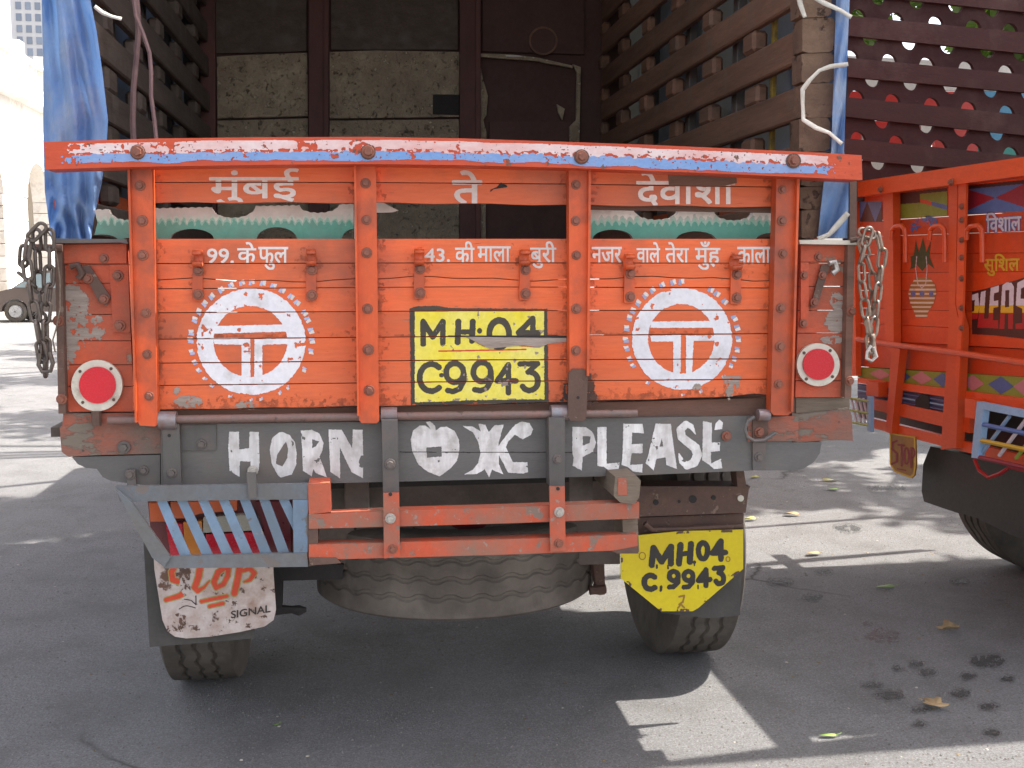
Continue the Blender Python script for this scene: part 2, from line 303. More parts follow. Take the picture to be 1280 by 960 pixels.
# ------------------------------------------------------------------ painted marks: masks on a fine grid turned into flat mesh
class Cv:
    def __init__(s, x0, y0, x1, y1, c=.4):
        s.x0, s.y0, s.c = x0, y0, c
        s.nx, s.ny = int((x1 - x0) / c), int((y1 - y0) / c)
        s.X, s.Y = np.meshgrid(x0 + (np.arange(s.nx) + .5) * c, y0 + (np.arange(s.ny) + .5) * c)
    def no(s): return np.zeros(s.X.shape, bool)
    def jit(s, amp, scale):
        return (s.noise(scale, 3) - .5) * 2 * amp
    def poly(s, pts, rough=0):
        X, Y = s.X, s.Y
        if rough: X = X + s.jit(rough, 3); Y = Y + s.jit(rough, 3)
        m = s.no(); n = len(pts)
        for i in range(n):
            xa, ya = pts[i]; xb, yb = pts[(i + 1) % n]
            if ya == yb: continue
            m ^= ((ya > Y) != (yb > Y)) & (X < (xb - xa) * (Y - ya) / (yb - ya) + xa)
        return m
    def stroke(s, pts, wd, rough=0):
        X, Y = s.X, s.Y
        if rough: X = X + s.jit(rough, 3); Y = Y + s.jit(rough, 3)
        m = s.no(); wd = wd if hasattr(wd, '__len__') else [wd] * len(pts)
        for i in range(len(pts) - 1):
            (xa, ya), (xb, yb) = pts[i], pts[i + 1]
            L = (xb - xa) ** 2 + (yb - ya) ** 2 + 1e-9
            t = np.clip(((X - xa) * (xb - xa) + (Y - ya) * (yb - ya)) / L, 0, 1)
            m |= np.hypot(X - xa - t * (xb - xa), Y - ya - t * (yb - ya)) < (wd[i] + (wd[i + 1] - wd[i]) * t) / 2
        return m
    def ell(s, cx, cyy, rx, ry, rough=0):
        X, Y = s.X, s.Y
        if rough: X = X + s.jit(rough, 4); Y = Y + s.jit(rough, 4)
        return ((X - cx) / rx) ** 2 + ((Y - cyy) / ry) ** 2 < 1
    def arc(s, cx, cyy, rx, ry, a0, a1, wd, rough=0, n=16):
        a = np.radians(np.linspace(a0, a1, n))
        return s.stroke(list(zip(cx + rx * np.cos(a), cyy + ry * np.sin(a))), wd, rough)
    def noise(s, scale, octv=3):
        out = np.zeros(s.X.shape); amp = 1; tot = 0
        for _ in range(octv):
            gx, gy = int(s.nx * s.c / scale) + 3, int(s.ny * s.c / scale) + 3
            g = RNG.random((gy, gx)); u = (s.X - s.x0) / scale; v = (s.Y - s.y0) / scale
            i = u.astype(int); j = v.astype(int); a = u - i; b = v - j; a = a * a * (3 - 2 * a); b = b * b * (3 - 2 * b)
            out += amp * ((g[j, i] * (1 - a) + g[j, i + 1] * a) * (1 - b) + (g[j + 1, i] * (1 - a) + g[j + 1, i + 1] * a) * b)
            tot += amp; amp *= .55; scale = max(scale / 2, s.c * 1.2)
        return out / tot
    def text(s, body, quad, fat=0., shear=0.):
        """type set inside quad=(x0,y0,x1,y1[,dy at the right]); fat thickens it like a brush"""
        cu = bpy.data.curves.new('lettering', 'FONT'); cu.body = body; cu.shear = shear; cu.resolution_u = 4
        ob = bpy.data.objects.new('lettering', cu); COL.objects.link(ob)
        dg = bpy.context.evaluated_depsgraph_get(); me = ob.evaluated_get(dg).to_mesh()
        me.calc_loop_triangles()
        V = np.array([v.co[:2] for v in me.vertices]); T = [tuple(t.vertices) for t in me.loop_triangles]
        ob.evaluated_get(dg).to_mesh_clear(); bpy.data.objects.remove(ob); bpy.data.curves.remove(cu)
        lo, hi = V.min(0), V.max(0); x0, y0, x1, y1 = quad[:4]; dy = quad[4] if len(quad) > 4 else 0
        u = (V[:, 0] - lo[0]) / (hi[0] - lo[0]); v = (hi[1] - V[:, 1]) / (hi[1] - lo[1])
        px = x0 + u * (x1 - x0); py = y0 + v * (y1 - y0) + dy * u
        m = s.no(); c = s.c
        for a, b, d in T:
            xs, ys = px[[a, b, d]], py[[a, b, d]]
            i0 = max(0, int((xs.min() - s.x0) / c) - 1); i1 = min(s.nx, int((xs.max() - s.x0) / c) + 2)
            j0 = max(0, int((ys.min() - s.y0) / c) - 1); j1 = min(s.ny, int((ys.max() - s.y0) / c) + 2)
            if i1 <= i0 or j1 <= j0: continue
            X = s.X[j0:j1, i0:i1]; Y = s.Y[j0:j1, i0:i1]
            def e(p, q): return (xs[q] - xs[p]) * (Y - ys[p]) - (ys[q] - ys[p]) * (X - xs[p])
            e0, e1, e2 = e(0, 1), e(1, 2), e(2, 0)
            m[j0:j1, i0:i1] |= ((e0 >= 0) & (e1 >= 0) & (e2 >= 0)) | ((e0 <= 0) & (e1 <= 0) & (e2 <= 0))
        return s.fat(m, fat)
    def fat(s, m, r):
        if r <= 0: return m
        k = int(math.ceil(r / s.c)); o = m.copy()
        for dy in range(-k, k + 1):
            for dx in range(-k, k + 1):
                if (dx * dx + dy * dy) * s.c ** 2 <= r * r: o |= np.roll(np.roll(m, dy, 0), dx, 1)
        return o
    def emit(s, m, name, mat, parent, plane, label=None):
        """plane(px, py) -> points; equal runs on following rows are merged"""
        quads = []; act = {}
        for j in range(s.ny + 1):
            runs = set()
            if j < s.ny:
                d = np.flatnonzero(np.diff(np.concatenate(([0], m[j].astype(np.int8), [0]))))
                runs = {(int(d[i]), int(d[i + 1])) for i in range(0, len(d), 2)}
            for k in list(act):
                if k not in runs: quads.append((k[0], act.pop(k), k[1], j))
            for k in runs:
                if k not in act: act[k] = j
        if not quads: return None
        q = np.array(quads, float) * s.c
        xs = s.x0 + q[:, [0, 2, 2, 0]]; ys = s.y0 + q[:, [1, 1, 3, 3]]
        V = plane(xs.ravel(), ys.ravel())
        me = bpy.data.meshes.new(name)
        me.from_pydata(V.tolist(), [], [(4 * i + 3, 4 * i + 2, 4 * i + 1, 4 * i) for i in range(len(q))])
        me.materials.append(mat)
        o = link(name, me, parent)
        if label: o['label'] = label
        return o
def py_(Y): return lambda a, b: onY(a, b, Y)
def px_(X): return lambda a, b: onX(a, b, X)

# ================================================================== GROUND
def ground_mat():
    m = bpy.data.materials.new('asphalt'); t, b = nodes(m)
    tc = N(t, 'ShaderNodeTexCoord')
    def noise(sc, det=6, r=.6):
        n = N(t, 'ShaderNodeTexNoise'); n.inputs['Scale'].default_value = sc; n.inputs['Detail'].default_value = det; n.inputs['Roughness'].default_value = r
        t.links.new(tc.outputs['Object'], n.inputs['Vector']); return n.outputs['Fac']
    col = mixc(t, ramp(t, noise(.5), .35, .65), (.285, .287, .296), (.232, .231, .234))
    col = mixc(t, ramp(t, noise(3.5), .45, .75, (0, 0, 0), (.6, .6, .6)), col, (.105, .1, .095))
    col = mixc(t, ramp(t, noise(120, 3, .85), .40, .62, (0, 0, 0), (.7, .7, .7)), col, (.085, .08, .077))
    col = mixc(t, ramp(t, noise(38, 5, .8), .42, .62, (0, 0, 0), (.42, .42, .42)), col, (.11, .106, .103))
    col = mixc(t, ramp(t, noise(95, 2, .8), .62, .68, (0, 0, 0), (.8, .8, .8)), col, (.36, .345, .33))
    st = N(t, 'ShaderNodeTexNoise'); st.inputs['Scale'].default_value = 5; st.inputs['Detail'].default_value = 8; t.links.new(tc.outputs['Object'], st.inputs['Vector'])
    col = mixc(t, ramp(t, st.outputs['Fac'], .66, .74, (0, 0, 0), (.5, .5, .5)), col, (.06, .056, .052))
    v = N(t, 'ShaderNodeTexVoronoi', feature='DISTANCE_TO_EDGE'); v.inputs['Scale'].default_value = .45
    wv = N(t, 'ShaderNodeTexNoise'); wv.inputs['Scale'].default_value = 2.2; wv.inputs['Detail'].default_value = 8
    t.links.new(tc.outputs['Object'], wv.inputs['Vector'])
    mv = mixc(t, .25, tc.outputs['Object'], wv.outputs['Color']); t.links.new(mv, v.inputs['Vector'])
    crack = ramp(t, v.outputs['Distance'], .0, .006, (1, 1, 1), (0, 0, 0))
    gate = ramp(t, noise(.8, 2), .52, .58)
    ml = N(t, 'ShaderNodeMath', operation='MULTIPLY'); t.links.new(crack, ml.inputs[0]); t.links.new(gate, ml.inputs[1])
    col = mixc(t, ml.outputs[0], col, (.05, .045, .042))
    t.links.new(col, b.inputs['Base Color']); b.inputs['Roughness'].default_value = .85
    bp = N(t, 'ShaderNodeBump'); bp.inputs['Strength'].default_value = 1.; bp.inputs['Distance'].default_value = .012
    t.links.new(noise(110, 5, .85), bp.inputs['Height']); t.links.new(bp.outputs[0], b.inputs['Normal'])
    return m
M['road'] = ground_mat()
bm = bmesh.new(); bmesh.ops.create_grid(bm, x_segments=8, y_segments=8, size=500)
road = link('road', fin(bm, 'road', M['road'])); tag(road, kind='structure')
M['pave'] = surf('pavement_stone', (.42, .38, .33), (.36, .33, .29), 2, (1, 1, 1), .8, .3, .004)
pv = box('pavement', (-14.2, -20.0, -.02), (-11.0, 160, .13), M['pave'], None, .01); tag(pv, kind='structure')
M['oil'] = surf('oil_stain', (.03, .028, .026), (.04, .036, .033), 30, (1, 1, 1), .6, 0, alpha=(.50, 45), soft=.3)
M['oilhalo'] = surf('oil_stain_halo', (.05, .046, .042), (.06, .055, .05), 30, (1, 1, 1), .8, 0, alpha=(.42, 60), soft=.68)
M['redstain'] = surf('red_stain', (.12, .05, .045), (.11, .06, .055), 30, (1, 1, 1), .8, 0, alpha=(.42, 50), soft=.55)
cvg = Cv(900, 560, 1280, 960, .8)
mk = cvg.no()
for x, y, rx, ry in [(1235, 826, 25, 8), (1211, 845, 9, 4), (1260, 848, 9, 3), (1200, 866, 14, 5), (1112, 869, 20, 5), (1145, 830, 10, 4), (1160, 840, 11, 4.5), (1241, 916, 10, 4),
                     (1235, 883, 13, 4), (975, 727, 16, 3), (1122, 835, 6, 2), (1030, 715, 10, 2.5), (1150, 905, 9, 3), (1015, 747, 12, 3.5), (1200, 727, 12, 2.5), (1090, 857, 14, 3), (1150, 887, 12, 3), (1110, 610, 26, 3), (1060, 660, 18, 4)]:
    mk |= cvg.ell(x, y, rx * .9, ry * .9, 2.5)
hl = cvg.fat(mk, 3.5) & (cvg.noise(5, 3) > .35) & ~mk
mk &= cvg.noise(4, 3) > .3
cvg.emit(mk, 'oil_stain', M['oil'], road, lambda a, b: onZ(a, b, .004))['kind'] = 'stuff'
cvg.emit(hl, 'oil_halo', M['oilhalo'], road, lambda a, b: onZ(a, b, .004))['kind'] = 'stuff'
cvg.emit((cvg.ell(1107, 795, 26, 8, 6) | cvg.ell(1085, 780, 7, 3, 2)) & (cvg.noise(5, 3) > .4), 'red_stain', M['redstain'], road, lambda a, b: onZ(a, b, .006))

# loose grit and scraps lying on the asphalt
def grit(n, name, mat, smin, smax, flat, seed):
    r = np.random.default_rng(seed); V = []; F = []
    for i in range(n):
        y = 3.0 + 9 * r.random() ** 1.7; x = r.uniform(-.45 * y, .85 * y); s_ = r.uniform(smin, smax); a = r.uniform(0, 6.28); b = len(V)
        for k in range(5):
            q = a + k * 1.2566; rr_ = s_ * r.uniform(.6, 1.1); V.append((x + rr_ * math.cos(q), y + rr_ * math.sin(q), .0005))
        V.append((x, y, .0005 + s_ * flat)); F += [(b + k, b + (k + 1) % 5, b + 5) for k in range(5)]
    me = bpy.data.meshes.new(name); me.from_pydata(V, [], F); me.materials.append(mat); o = link(name, me, road); o['kind'] = 'stuff'
grit(8000, 'grit', surf('grit_stone', (.20, .185, .17), (.09, .085, .08), 40, (1, 1, 1), .9, 0), .0018, .0065, .7, 5)
grit(140, 'paper_scrap', surf('paper_scrap', (.55, .53, .48), (.42, .36, .27), 20, (1, 1, 1), .8, 0), .003, .009, .2, 6)
grit(260, 'leaf_crumb', surf('leaf_crumb', (.22, .17, .08), (.14, .10, .06), 20, (1, 1, 1), .8, 0), .003, .011, .25, 8)

# ================================================================== TRUCK 1
T1 = thing('cargo_truck', 'orange cargo truck seen from its tailgate, HORN OK PLEASE lettered on a grey board', 'truck', (.345, 4.15, 0))
D = 3.19
XL, XR = np.interp, None
WX0, WX1 = -.83, 1.46            # inner faces of the side walls
YF = 6.3                         # front wall
ZF = 1.14                        # floor
def bolt_mesh():
    bm = bmesh.new()
    bmesh.ops.create_cone(bm, cap_ends=True, segments=12, radius1=.0165, radius2=.0155, depth=.003, matrix=Matrix.Translation((0, 0, .0015)))
    bmesh.ops.create_cone(bm, cap_ends=True, segments=6, radius1=.0105, radius2=.0095, depth=.009, matrix=Matrix.Translation((0, 0, .0075)))
    bmesh.ops.rotate(bm, verts=bm.verts, cent=(0, 0, 0), matrix=Matrix.Rotation(R_(90), 3, 'X'))
    return fin(bm, 'bolt', M['bolt'])
BOLT = bolt_mesh()
BOLTL = BOLT.copy(); BOLTL.materials[0] = M['boltlight']
BOLTG = BOLT.copy(); BOLTG.materials[0] = surf('grey_painted_bolt', (.15, .13, .12), (.11, .09, .08), 40, (1, 1, 1), .5, .4, .002, fine=120)
def bolt(px, py, Y, parent, sc=1., me=None):
    return link('bolt', me or BOLT, parent, onY(px, py, Y), (0, random.random() * 6, 0), (sc, sc, sc))

rx_ = (195, 580, 965)
ROWS = [(298, 298, 298), (329.5, 328.5, 329), (351, 348, 348.5), (361, 358.5, 360), (391, 388.5, 387.5), (424, 420.5, 417), (454, 450, 448.5), (482, 477, 474), (512.5, 506, 495)]
def row(i, x):
    y = np.interp(x, rx_, ROWS[i])
    if i == 2: y = y + 2.2 * np.sin(x * .021) + 1.2 * np.sin(x * .067 + 1)
    return y
GAP = 1.15
xs_ = list(np.linspace(166, 992, 34))
planks = []
for i in range(8):
    top = [(x, row(i, x) + GAP * .5) for x in xs_]; bot = [(x, row(i + 1, x) - GAP * .5) for x in xs_][::-1]
    if i == 7: bot = [(x, y - (3.5 * max(0, math.sin((x - 690) * .03)) if 860 < x < 960 else 0) + .6 * math.sin(x * .31)) for x, y in bot]
    pl = slab('plank', top + bot, D, .030, M['orange'], T1, .0022); planks.append(pl)
# upper two boards, the upper one broken at the right
def ub(a, b): return [(x, np.interp(x, (165, 450, 710, 990), a)) for x in xs_], [(x, np.interp(x, (165, 450, 710, 990), b)) for x in xs_][::-1]
t_, b_ = ub((206, 203, 207, 214), (227.4, 227.4, 229.5, 233.6)); slab('plank', t_ + b_, D, .028, M['orange'], T1, .0022)
t_, b_ = ub((228.6, 228.6, 230.7, 234.8), (253, 253, 256, 259)); slab('plank', t_ + [(x, y + .8 * math.sin(x * .2)) for x, y in b_], D, .028, M['orange'], T1, .0022)
slab('splinter', [(626, 228), (634, 232), (634, 234), (617, 236.5), (613, 240), (613, 237), (621, 234)], D - .0012, .002, M['black'], T1, 0)
slab('bare_patch', [(835, 211), (920, 211), (921, 229), (905, 232.5), (836, 232.0)], D - .0016, .003, M['railend'], T1, .0005)
# grimy strip behind the gap at the top of the right bay
slab('backing_board', [(739, 254), (968, 256), (968, 266), (739, 262)], D + .035, .02, M['railend'], T1, 0)
# notched board, white over green, in three remains
NB = D + .085
def notch(x, hs, up):
    """boundary y offset from scallops"""
    o = 0
    for cx, rx, ry in hs:
        if abs(x - cx) < rx: o = max(o, ry * math.sqrt(1 - ((x - cx) / rx) ** 2))
    return o
def notched(x0, x1, ty, by, tops, bots, name='notched_board', raggedl=0, raggedr=0):
    xs = np.arange(x0, x1 + .1, 2.0)
    top = [(x, np.interp(x, (x0, x1), ty) + notch(x, tops, 1) + .6 * math.sin(x * .7)) for x in xs]
    bot = [(x, np.interp(x, (x0, x1), by) - notch(x, bots, 1)) for x in xs][::-1]
    p = top + ([(x1 + raggedr, np.interp(.5, (0, 1), (top[-1][1], bot[0][1])))] if raggedr else []) + bot
    if raggedl: p = p + [(x0 + raggedl, (top[0][1] + bot[-1][1]) / 2)]
    o = slab(name, p, NB, .022, M['greenwhite'], T1, .0008)
    cv = Cv(x0 - 2, 250, x1 + 20, 306, .5)
    X, Y = cv.X, cv.Y
    zig = (274 if x0 > 400 else 273) + 3.0 * np.abs(((X / 9.0) % 1) * 2 - 1) ** 1.5 * 2 + cv.jit(2.2, 6) + (cv.noise(3, 2) - .5) * 5
    inside = cv.poly(p)
    z2 = zig - 2.5 - cv.noise(5, 3) * 4
    cv.emit(inside & (Y > zig + 3), 'green_paint', M['green'], o, py_(NB - .0012))
    cv.emit(inside & (Y <= zig + 3) & (Y > zig - .5), 'green_paint', M['greenmid'], o, py_(NB - .0012))
    cv.emit(inside & (Y <= zig - .5) & (Y > z2), 'green_paint', M['greenpale'], o, py_(NB - .0012))
    return o
notched(118, 442, (262, 255), (300, 300), [(160, 24, 14), (292, 27, 14), (399, 25, 10)], [(240, 28, 14), (346, 26, 16), (443, 16, 14), (127, 20, 7), (165, 12, 3)], raggedl=4)
slab('notched_board', [(443, 252), (478, 252.5), (486, 257), (498, 263), (490, 265.5), (462, 266), (462, 300), (443, 300)], NB, .022, M['greenwhite'], T1, .0008)['label'] = 'broken end of the white notched board'
notched(736, 968, (262, 264), (300, 300), [(820, 27, 12), (917, 25, 12)], [(766, 26, 13), (870, 25, 11), (965, 20, 9)])

# ---- markings on the tailgate planks
def gaps(cv, lst, wd=1.0):
    m = cv.no()
    for i in lst:
        yl = np.interp(cv.X, rx_, ROWS[i])
        if i == 2: yl = yl + 2.2 * np.sin(cv.X * .021) + 1.2 * np.sin(cv.X * .067 + 1)
        m |= np.abs(cv.Y - yl) < wd
    return m
DP = D - .0012
def place_words(words, name, mat, cvbox, fat, g, c=.35, lim=None):
    cv = Cv(*cvbox, c=c); m = cv.no()
    for wd, q in words: m |= cv.text(wd, q, fat)
    m &= ~g(cv)
    if lim: m &= lim(cv)
    return cv.emit(m, name, mat, T1, py_(DP))
def topgap(cv):
    yl = np.interp(cv.X, (165, 450, 710, 990), (228, 228, 230.1, 234.2)); return np.abs(cv.Y - yl) < .8
def topbars(cv):
    return (cv.Y < np.interp(cv.X, (165, 450, 710, 990), (252.5, 252.5, 255.5, 258.5)))
# big worn words: built from strokes and brushed a little
place_words([('मुंबई', (262, 211, 373, 258))], 'devanagari_lettering', M['whitefade'], (250, 208, 385, 262), .95, topgap, lim=topbars)
place_words([('ते', (566, 214, 602, 255))], 'devanagari_lettering', M['whitefade'], (555, 208, 612, 262), 1.1, topgap, lim=topbars)
place_words([('देवाशी', (796, 215, 918, 257))], 'devanagari_lettering', M['whitefade'], (785, 208, 925, 266), 1.0, topgap, lim=lambda cv: topbars(cv) & ~((cv.Y < 231) & (cv.Y > 200) & (cv.X > 836) & (cv.X < 896)))
gr = lambda cv: gaps(cv, (1,), .7)
place_words([('99.', (259, 311, 292, 329)), ('के', (297, 303, 320, 328)), ('फुल', (323, 309, 360, 337))], 'devanagari_lettering', M['whitesmall'], (250, 298, 370, 345), .5, gr)
place_words([('43.', (531, 311, 562, 327)), ('की', (569, 302, 593, 328)), ('माला', (597, 308, 638, 327)), ('बुरी', (663, 302, 695, 335))], 'devanagari_lettering', M['whitesmall'], (525, 298, 700, 345), .5, gr)
place_words([('नजर', (740, 309, 777, 329)), ('वाले', (796, 303, 825, 328)), ('तेरा', (832, 303, 861, 328)), ('मुँह', (869, 302, 900, 337)), ('काला', (922, 309, 963, 330))], 'devanagari_lettering', M['whitesmall'], (736, 298, 968, 345), .5, gr)
def logo(cx, cyy, rx, ry, ix, iy, bars, seed):
    rr = random.Random(seed)
    cv = Cv(cx - rx - 20, cyy - ry - 20, cx + rx + 20, cyy + ry + 20, .4)
    g = gaps(cv, range(0, 9), .75)
    ring = cv.ell(cx, cyy, rx, ry, 1.2) & ~cv.ell(cx - 1, cyy, ix, iy, 1.0)
    m = ring
    for b in bars: m |= cv.poly(b, .6)
    chips = cv.noise(9, 4) > .74
    cv.emit(m & ~g & ~chips, 'emblem', M['white'], T1, py_(DP))
    blue = cv.no(); whit = cv.no()
    n = 36
    for k in range(n):
        a = 2 * math.pi * k / n + rr.uniform(-.03, .03)
        s, c = math.sin(a), math.cos(a)
        lower = max(0, s)                       # the ticks fade out towards the bottom
        if rr.random() < .06 + .3 * lower: continue
        sz = 3.6 - 1.8 * lower
        q = lambda r, w: (cx + (rx + r) * c - w * s, cyy + (ry + r) * s + w * c)
        wd = 3.8 - 1.6 * lower
        blue |= cv.poly([q(4, -wd), q(4, -wd * .1), q(4 + 1.7 * sz, wd * .1), q(4 + 2 * sz, -wd * .9)], .5) & ~m
        whit |= cv.poly([q(5, wd * .2), q(5.5, wd), q(5 + 1.9 * sz, wd * .9), q(5 + 1.7 * sz, -wd * .2)], .5) & ~m
    top = cv.Y < cyy + ry * .6
    cv.emit(blue & ~whit & ~g & (top | (cv.noise(6) > .4)), 'emblem_tick', M['tickblue'], T1, py_(DP))['kind'] = 'stuff'
    cv.emit(whit & ~g, 'emblem_tick', M['whitesmall'], T1, py_(DP))['kind'] = 'stuff'
logo(314, 427, 68, 66.5, 46, 44.5, [[(268, 407.5), (360, 405.5), (361, 414.5), (265, 417)], [(267, 423.5), (313, 423.5), (313, 471), (302, 471), (302, 431), (268, 430)], [(318, 424), (360, 423), (360, 430), (328, 431), (328, 472), (318, 472)]], 3)
logo(852.5, 423.5, 62.5, 63.5, 41.5, 43.5, [[(814, 402), (893, 401), (893, 409.5), (813, 410)], [(813, 420), (851, 418.5), (851, 468), (841.5, 468), (841.5, 427), (814, 427)], [(857.5, 419.5), (896, 419.5), (896, 426), (867, 426), (865, 468), (857.5, 468)]], 5)

# painted number square
cv = Cv(508, 378, 700, 512, .35)
g = gaps(cv, range(0, 9), .75) & ~((np.abs(cv.Y - 389) < 2) & (cv.Y > 389.4))
outer = cv.poly([(512, 386), (520, 383), (548, 382), (560, 385), (684, 386), (686, 505), (514, 508)], .8)
inner = cv.poly([(518.5, 388.5), (680, 388.5), (680.5, 499), (600, 500), (518.5, 503)], .8)
tx = cv.no()
st = lambda p, wd=7.6: cv.stroke(p, wd, .5)
# M H . 0 4
tx |= st([(529, 430), (529, 402), (541, 421), (553.5, 402), (553.5, 429)], 7.2)
tx |= st([(572, 428), (573, 402)]) | st([(590, 426), (591, 402)]) | st([(573, 415), (590, 415)], 6.5)
tx |= cv.ell(599.5, 413.5, 3.2, 3.6)
tx |= cv.ell(624, 417, 16, 21, .8) & ~cv.ell(624, 418, 8.6, 13)
tx |= st([(666, 428), (666, 398), (648, 416), (673, 416)], 7)
# C . 9 9 4 3
tx |= cv.arc(539, 472, 14.5, 17, -48, -312, 7.4, .5)
tx |= cv.ell(552, 469, 3.2, 2.8)
for x, y in ((568.5, 466), (602.5, 465)):
    tx |= cv.arc(x, y, 11, 12, 0, 360, 7.2, .5)
    tx |= st([(x + 11.2, y), (x + 11.5, y + 10), (x + 6, y + 20), (x - 2, y + 23.5), (x - 9, y + 22)], 7)
tx |= st([(635.5, 491), (635.5, 456), (621.5, 476), (645, 476)], 7)
tx |= st([(650, 455), (672, 454.5), (660, 465)], 6.8) | cv.arc(662, 476.5, 10.5, 11.5, -75, 145, 7.4, .5)
gouge = cv.poly([(582, 421.5), (600, 420.5), (640, 421.5), (700, 422.5), (708, 427), (686, 430), (672, 434.5), (640, 432), (612, 435), (600, 431), (590, 425)], 1.0)
chip = ((cv.noise(9, 4) > .77) & (cv.X > 545)) | (cv.poly([(604, 468), (618, 478), (636, 474), (640, 481), (620, 484), (606, 476)], 2.5) & (cv.noise(4) > .45))
redl = (np.abs(cv.Y - (439 - (cv.X - 548) * .02)) < 1.0) & (cv.X > 548) & (cv.X < 658)
Z = ~g & ~gouge
fringe = (cv.Y > 498) & (cv.noise(5) > .62) & inner
cv.emit(outer & ~inner & Z & ~((cv.Y > 503) & (cv.noise(5) > .6)), 'number_plate_border', M['inkblack'], T1, py_(DP))
cv.emit(inner & ~tx & Z & ~redl & ~fringe & ~chip, 'number_plate_ground', M['yellow2'], T1, py_(DP))
cv.emit(inner & tx & Z & ~chip, 'number_lettering', M['inkblack'], T1, py_(DP))
cv.emit(inner & redl & Z & ~tx, 'red_line', M['redpaint'], T1, py_(DP))
cv.emit((chip & inner | fringe) & Z, 'paint_chip', M['barewood'], T1, py_(DP))
slab('splinter', [(582, 420.8), (640, 420.2), (708, 421.4), (708, 427.5), (686, 429.5), (674, 434.5), (655, 431.5), (640, 433), (612, 436), (602, 431), (592, 426)], D - .004, .006, M['barewood'], T1, .001)
slab('dark_gap', [(560, 419.4), (708, 419.6), (708, 422.4), (640, 421.6), (560, 420.6)], D - .005, .002, M['black'], T1, 0)
# bare patches
cv = Cv(190, 470, 968, 515, .5)
pm = (cv.ell(236, 502, 18, 8, 4) | cv.ell(306, 507, 14, 5, 3) | cv.ell(222, 489, 5, 5, 2) | cv.ell(915, 474, 10, 14, 5) | cv.ell(912, 490, 5, 10, 3) | cv.ell(871, 484, 6, 4, 2)) & (cv.noise(4) > .38) & ~gaps(cv, range(9), .8)
cv.emit(pm, 'bare_patch', M['barewood'], T1, py_(DP - .0004))
cv = Cv(690, 455, 760, 512, .4)
pm = (cv.poly([(722, 462), (740, 470), (748, 505), (700, 506), (706, 478)], 5)) & (cv.noise(6) > .33) & ~gaps(cv, range(9), .8)
cv.emit(pm, 'soot_stain', M['soot'], T1, py_(DP))

# ---- grime gathered beside the posts and below the bolts
M['grime'] = surf('grime', (.16, .07, .045), (.11, .055, .04), 20, (1, 1, 1), .85, 0, alpha=(.40, 30), soft=.62)
cv = Cv(166, 205, 992, 512, .6)
d = np.full(cv.X.shape, 99.)
for xa, xb in ((190, 197), (446, 451), (471, 475), (711, 709), (737, 735), (966, 962)):
    d = np.minimum(d, np.abs(cv.X - (xa + (xb - xa) * (cv.Y - 205) / 300)))
for i in range(9):
    yl = np.interp(cv.X, rx_, ROWS[i]); dd = yl - cv.Y; d = np.minimum(d, np.where((dd > 0) & (i in (8, 0, 5)), dd * 1.6, 99) if i != 8 else np.where(dd > 0, dd * .8, 99))
for hx, hy in [(247, 340), (389, 340), (524, 338), (656, 339), (787, 345), (920, 347), (172, 205), (460, 205), (727, 212)]:
    d = np.minimum(d, np.where(cv.Y > hy, np.abs(cv.X - hx) * 1.1 + (cv.Y - hy) * .16, np.hypot(cv.X - hx, cv.Y - hy) * .7))
    d = np.minimum(d, np.hypot(cv.X - hx, (cv.Y - hy + 12)) * .6)
gm = (cv.noise(5, 4) > .34 + d * .030) & ~((cv.Y > 253) & (cv.Y < 299)) & ~gaps(cv, range(1, 8), .8)
cv.emit(gm, 'grime', M['grime'], T1, py_(D - .0006))['kind'] = 'stuff'

# ---- posts
def post(pts, bolts, fl, name='post', low=None):
    o = slab(name, pts, D - .045, .040, M['orange_post'], T1, .002)
    slab('flange', fl, D - .062, .058, M['orange_post'], o, .001)
    for b in bolts: bolt(b[0], b[1], D - .046, o, random.uniform(.85, 1.05))
    return o
post([(162, 208), (190, 208), (197, 530), (194, 533), (175, 532), (171, 525)], [(175, 232), (178, 276), (178.5, 319), (182.5, 391), (184, 443), (186.5, 495)], [(159, 208), (162, 208), (171, 528), (168.5, 528)])
post([(445, 205), (470, 205), (474, 526), (471, 529), (452, 529), (449, 525)], [(457, 229), (458, 275), (458.5, 316), (459.5, 386), (460.5, 437), (461.5, 488)], [(442.5, 205), (445, 205), (449, 520), (446.5, 520)])
post([(711, 209), (736, 209), (733.5, 480), (712, 480)], [(720, 231), (719.5, 276), (720.5, 319), (720.5, 386), (720, 438)], [(736, 209), (739, 209), (736.5, 470), (733.6, 470)])
post([(971, 214), (997, 214), (989, 516), (985, 519), (967, 519), (963.5, 515)], [(978, 237), (977.5, 276), (978.5, 317), (976, 385), (975, 433), (973, 480)], [(997, 214), (1000, 214), (991.5, 515), (989, 515)])
lt = slab('latch_plate', [(711, 466), (716, 461), (730, 461), (735, 467), (733, 521), (730, 526), (713, 526), (710, 520)], D - .052, .01, M['rust'], T1, .002)
disc('hole', 722.5, 497, 2.0, D - .0525, .002, M['black'], lt, 12, 0)

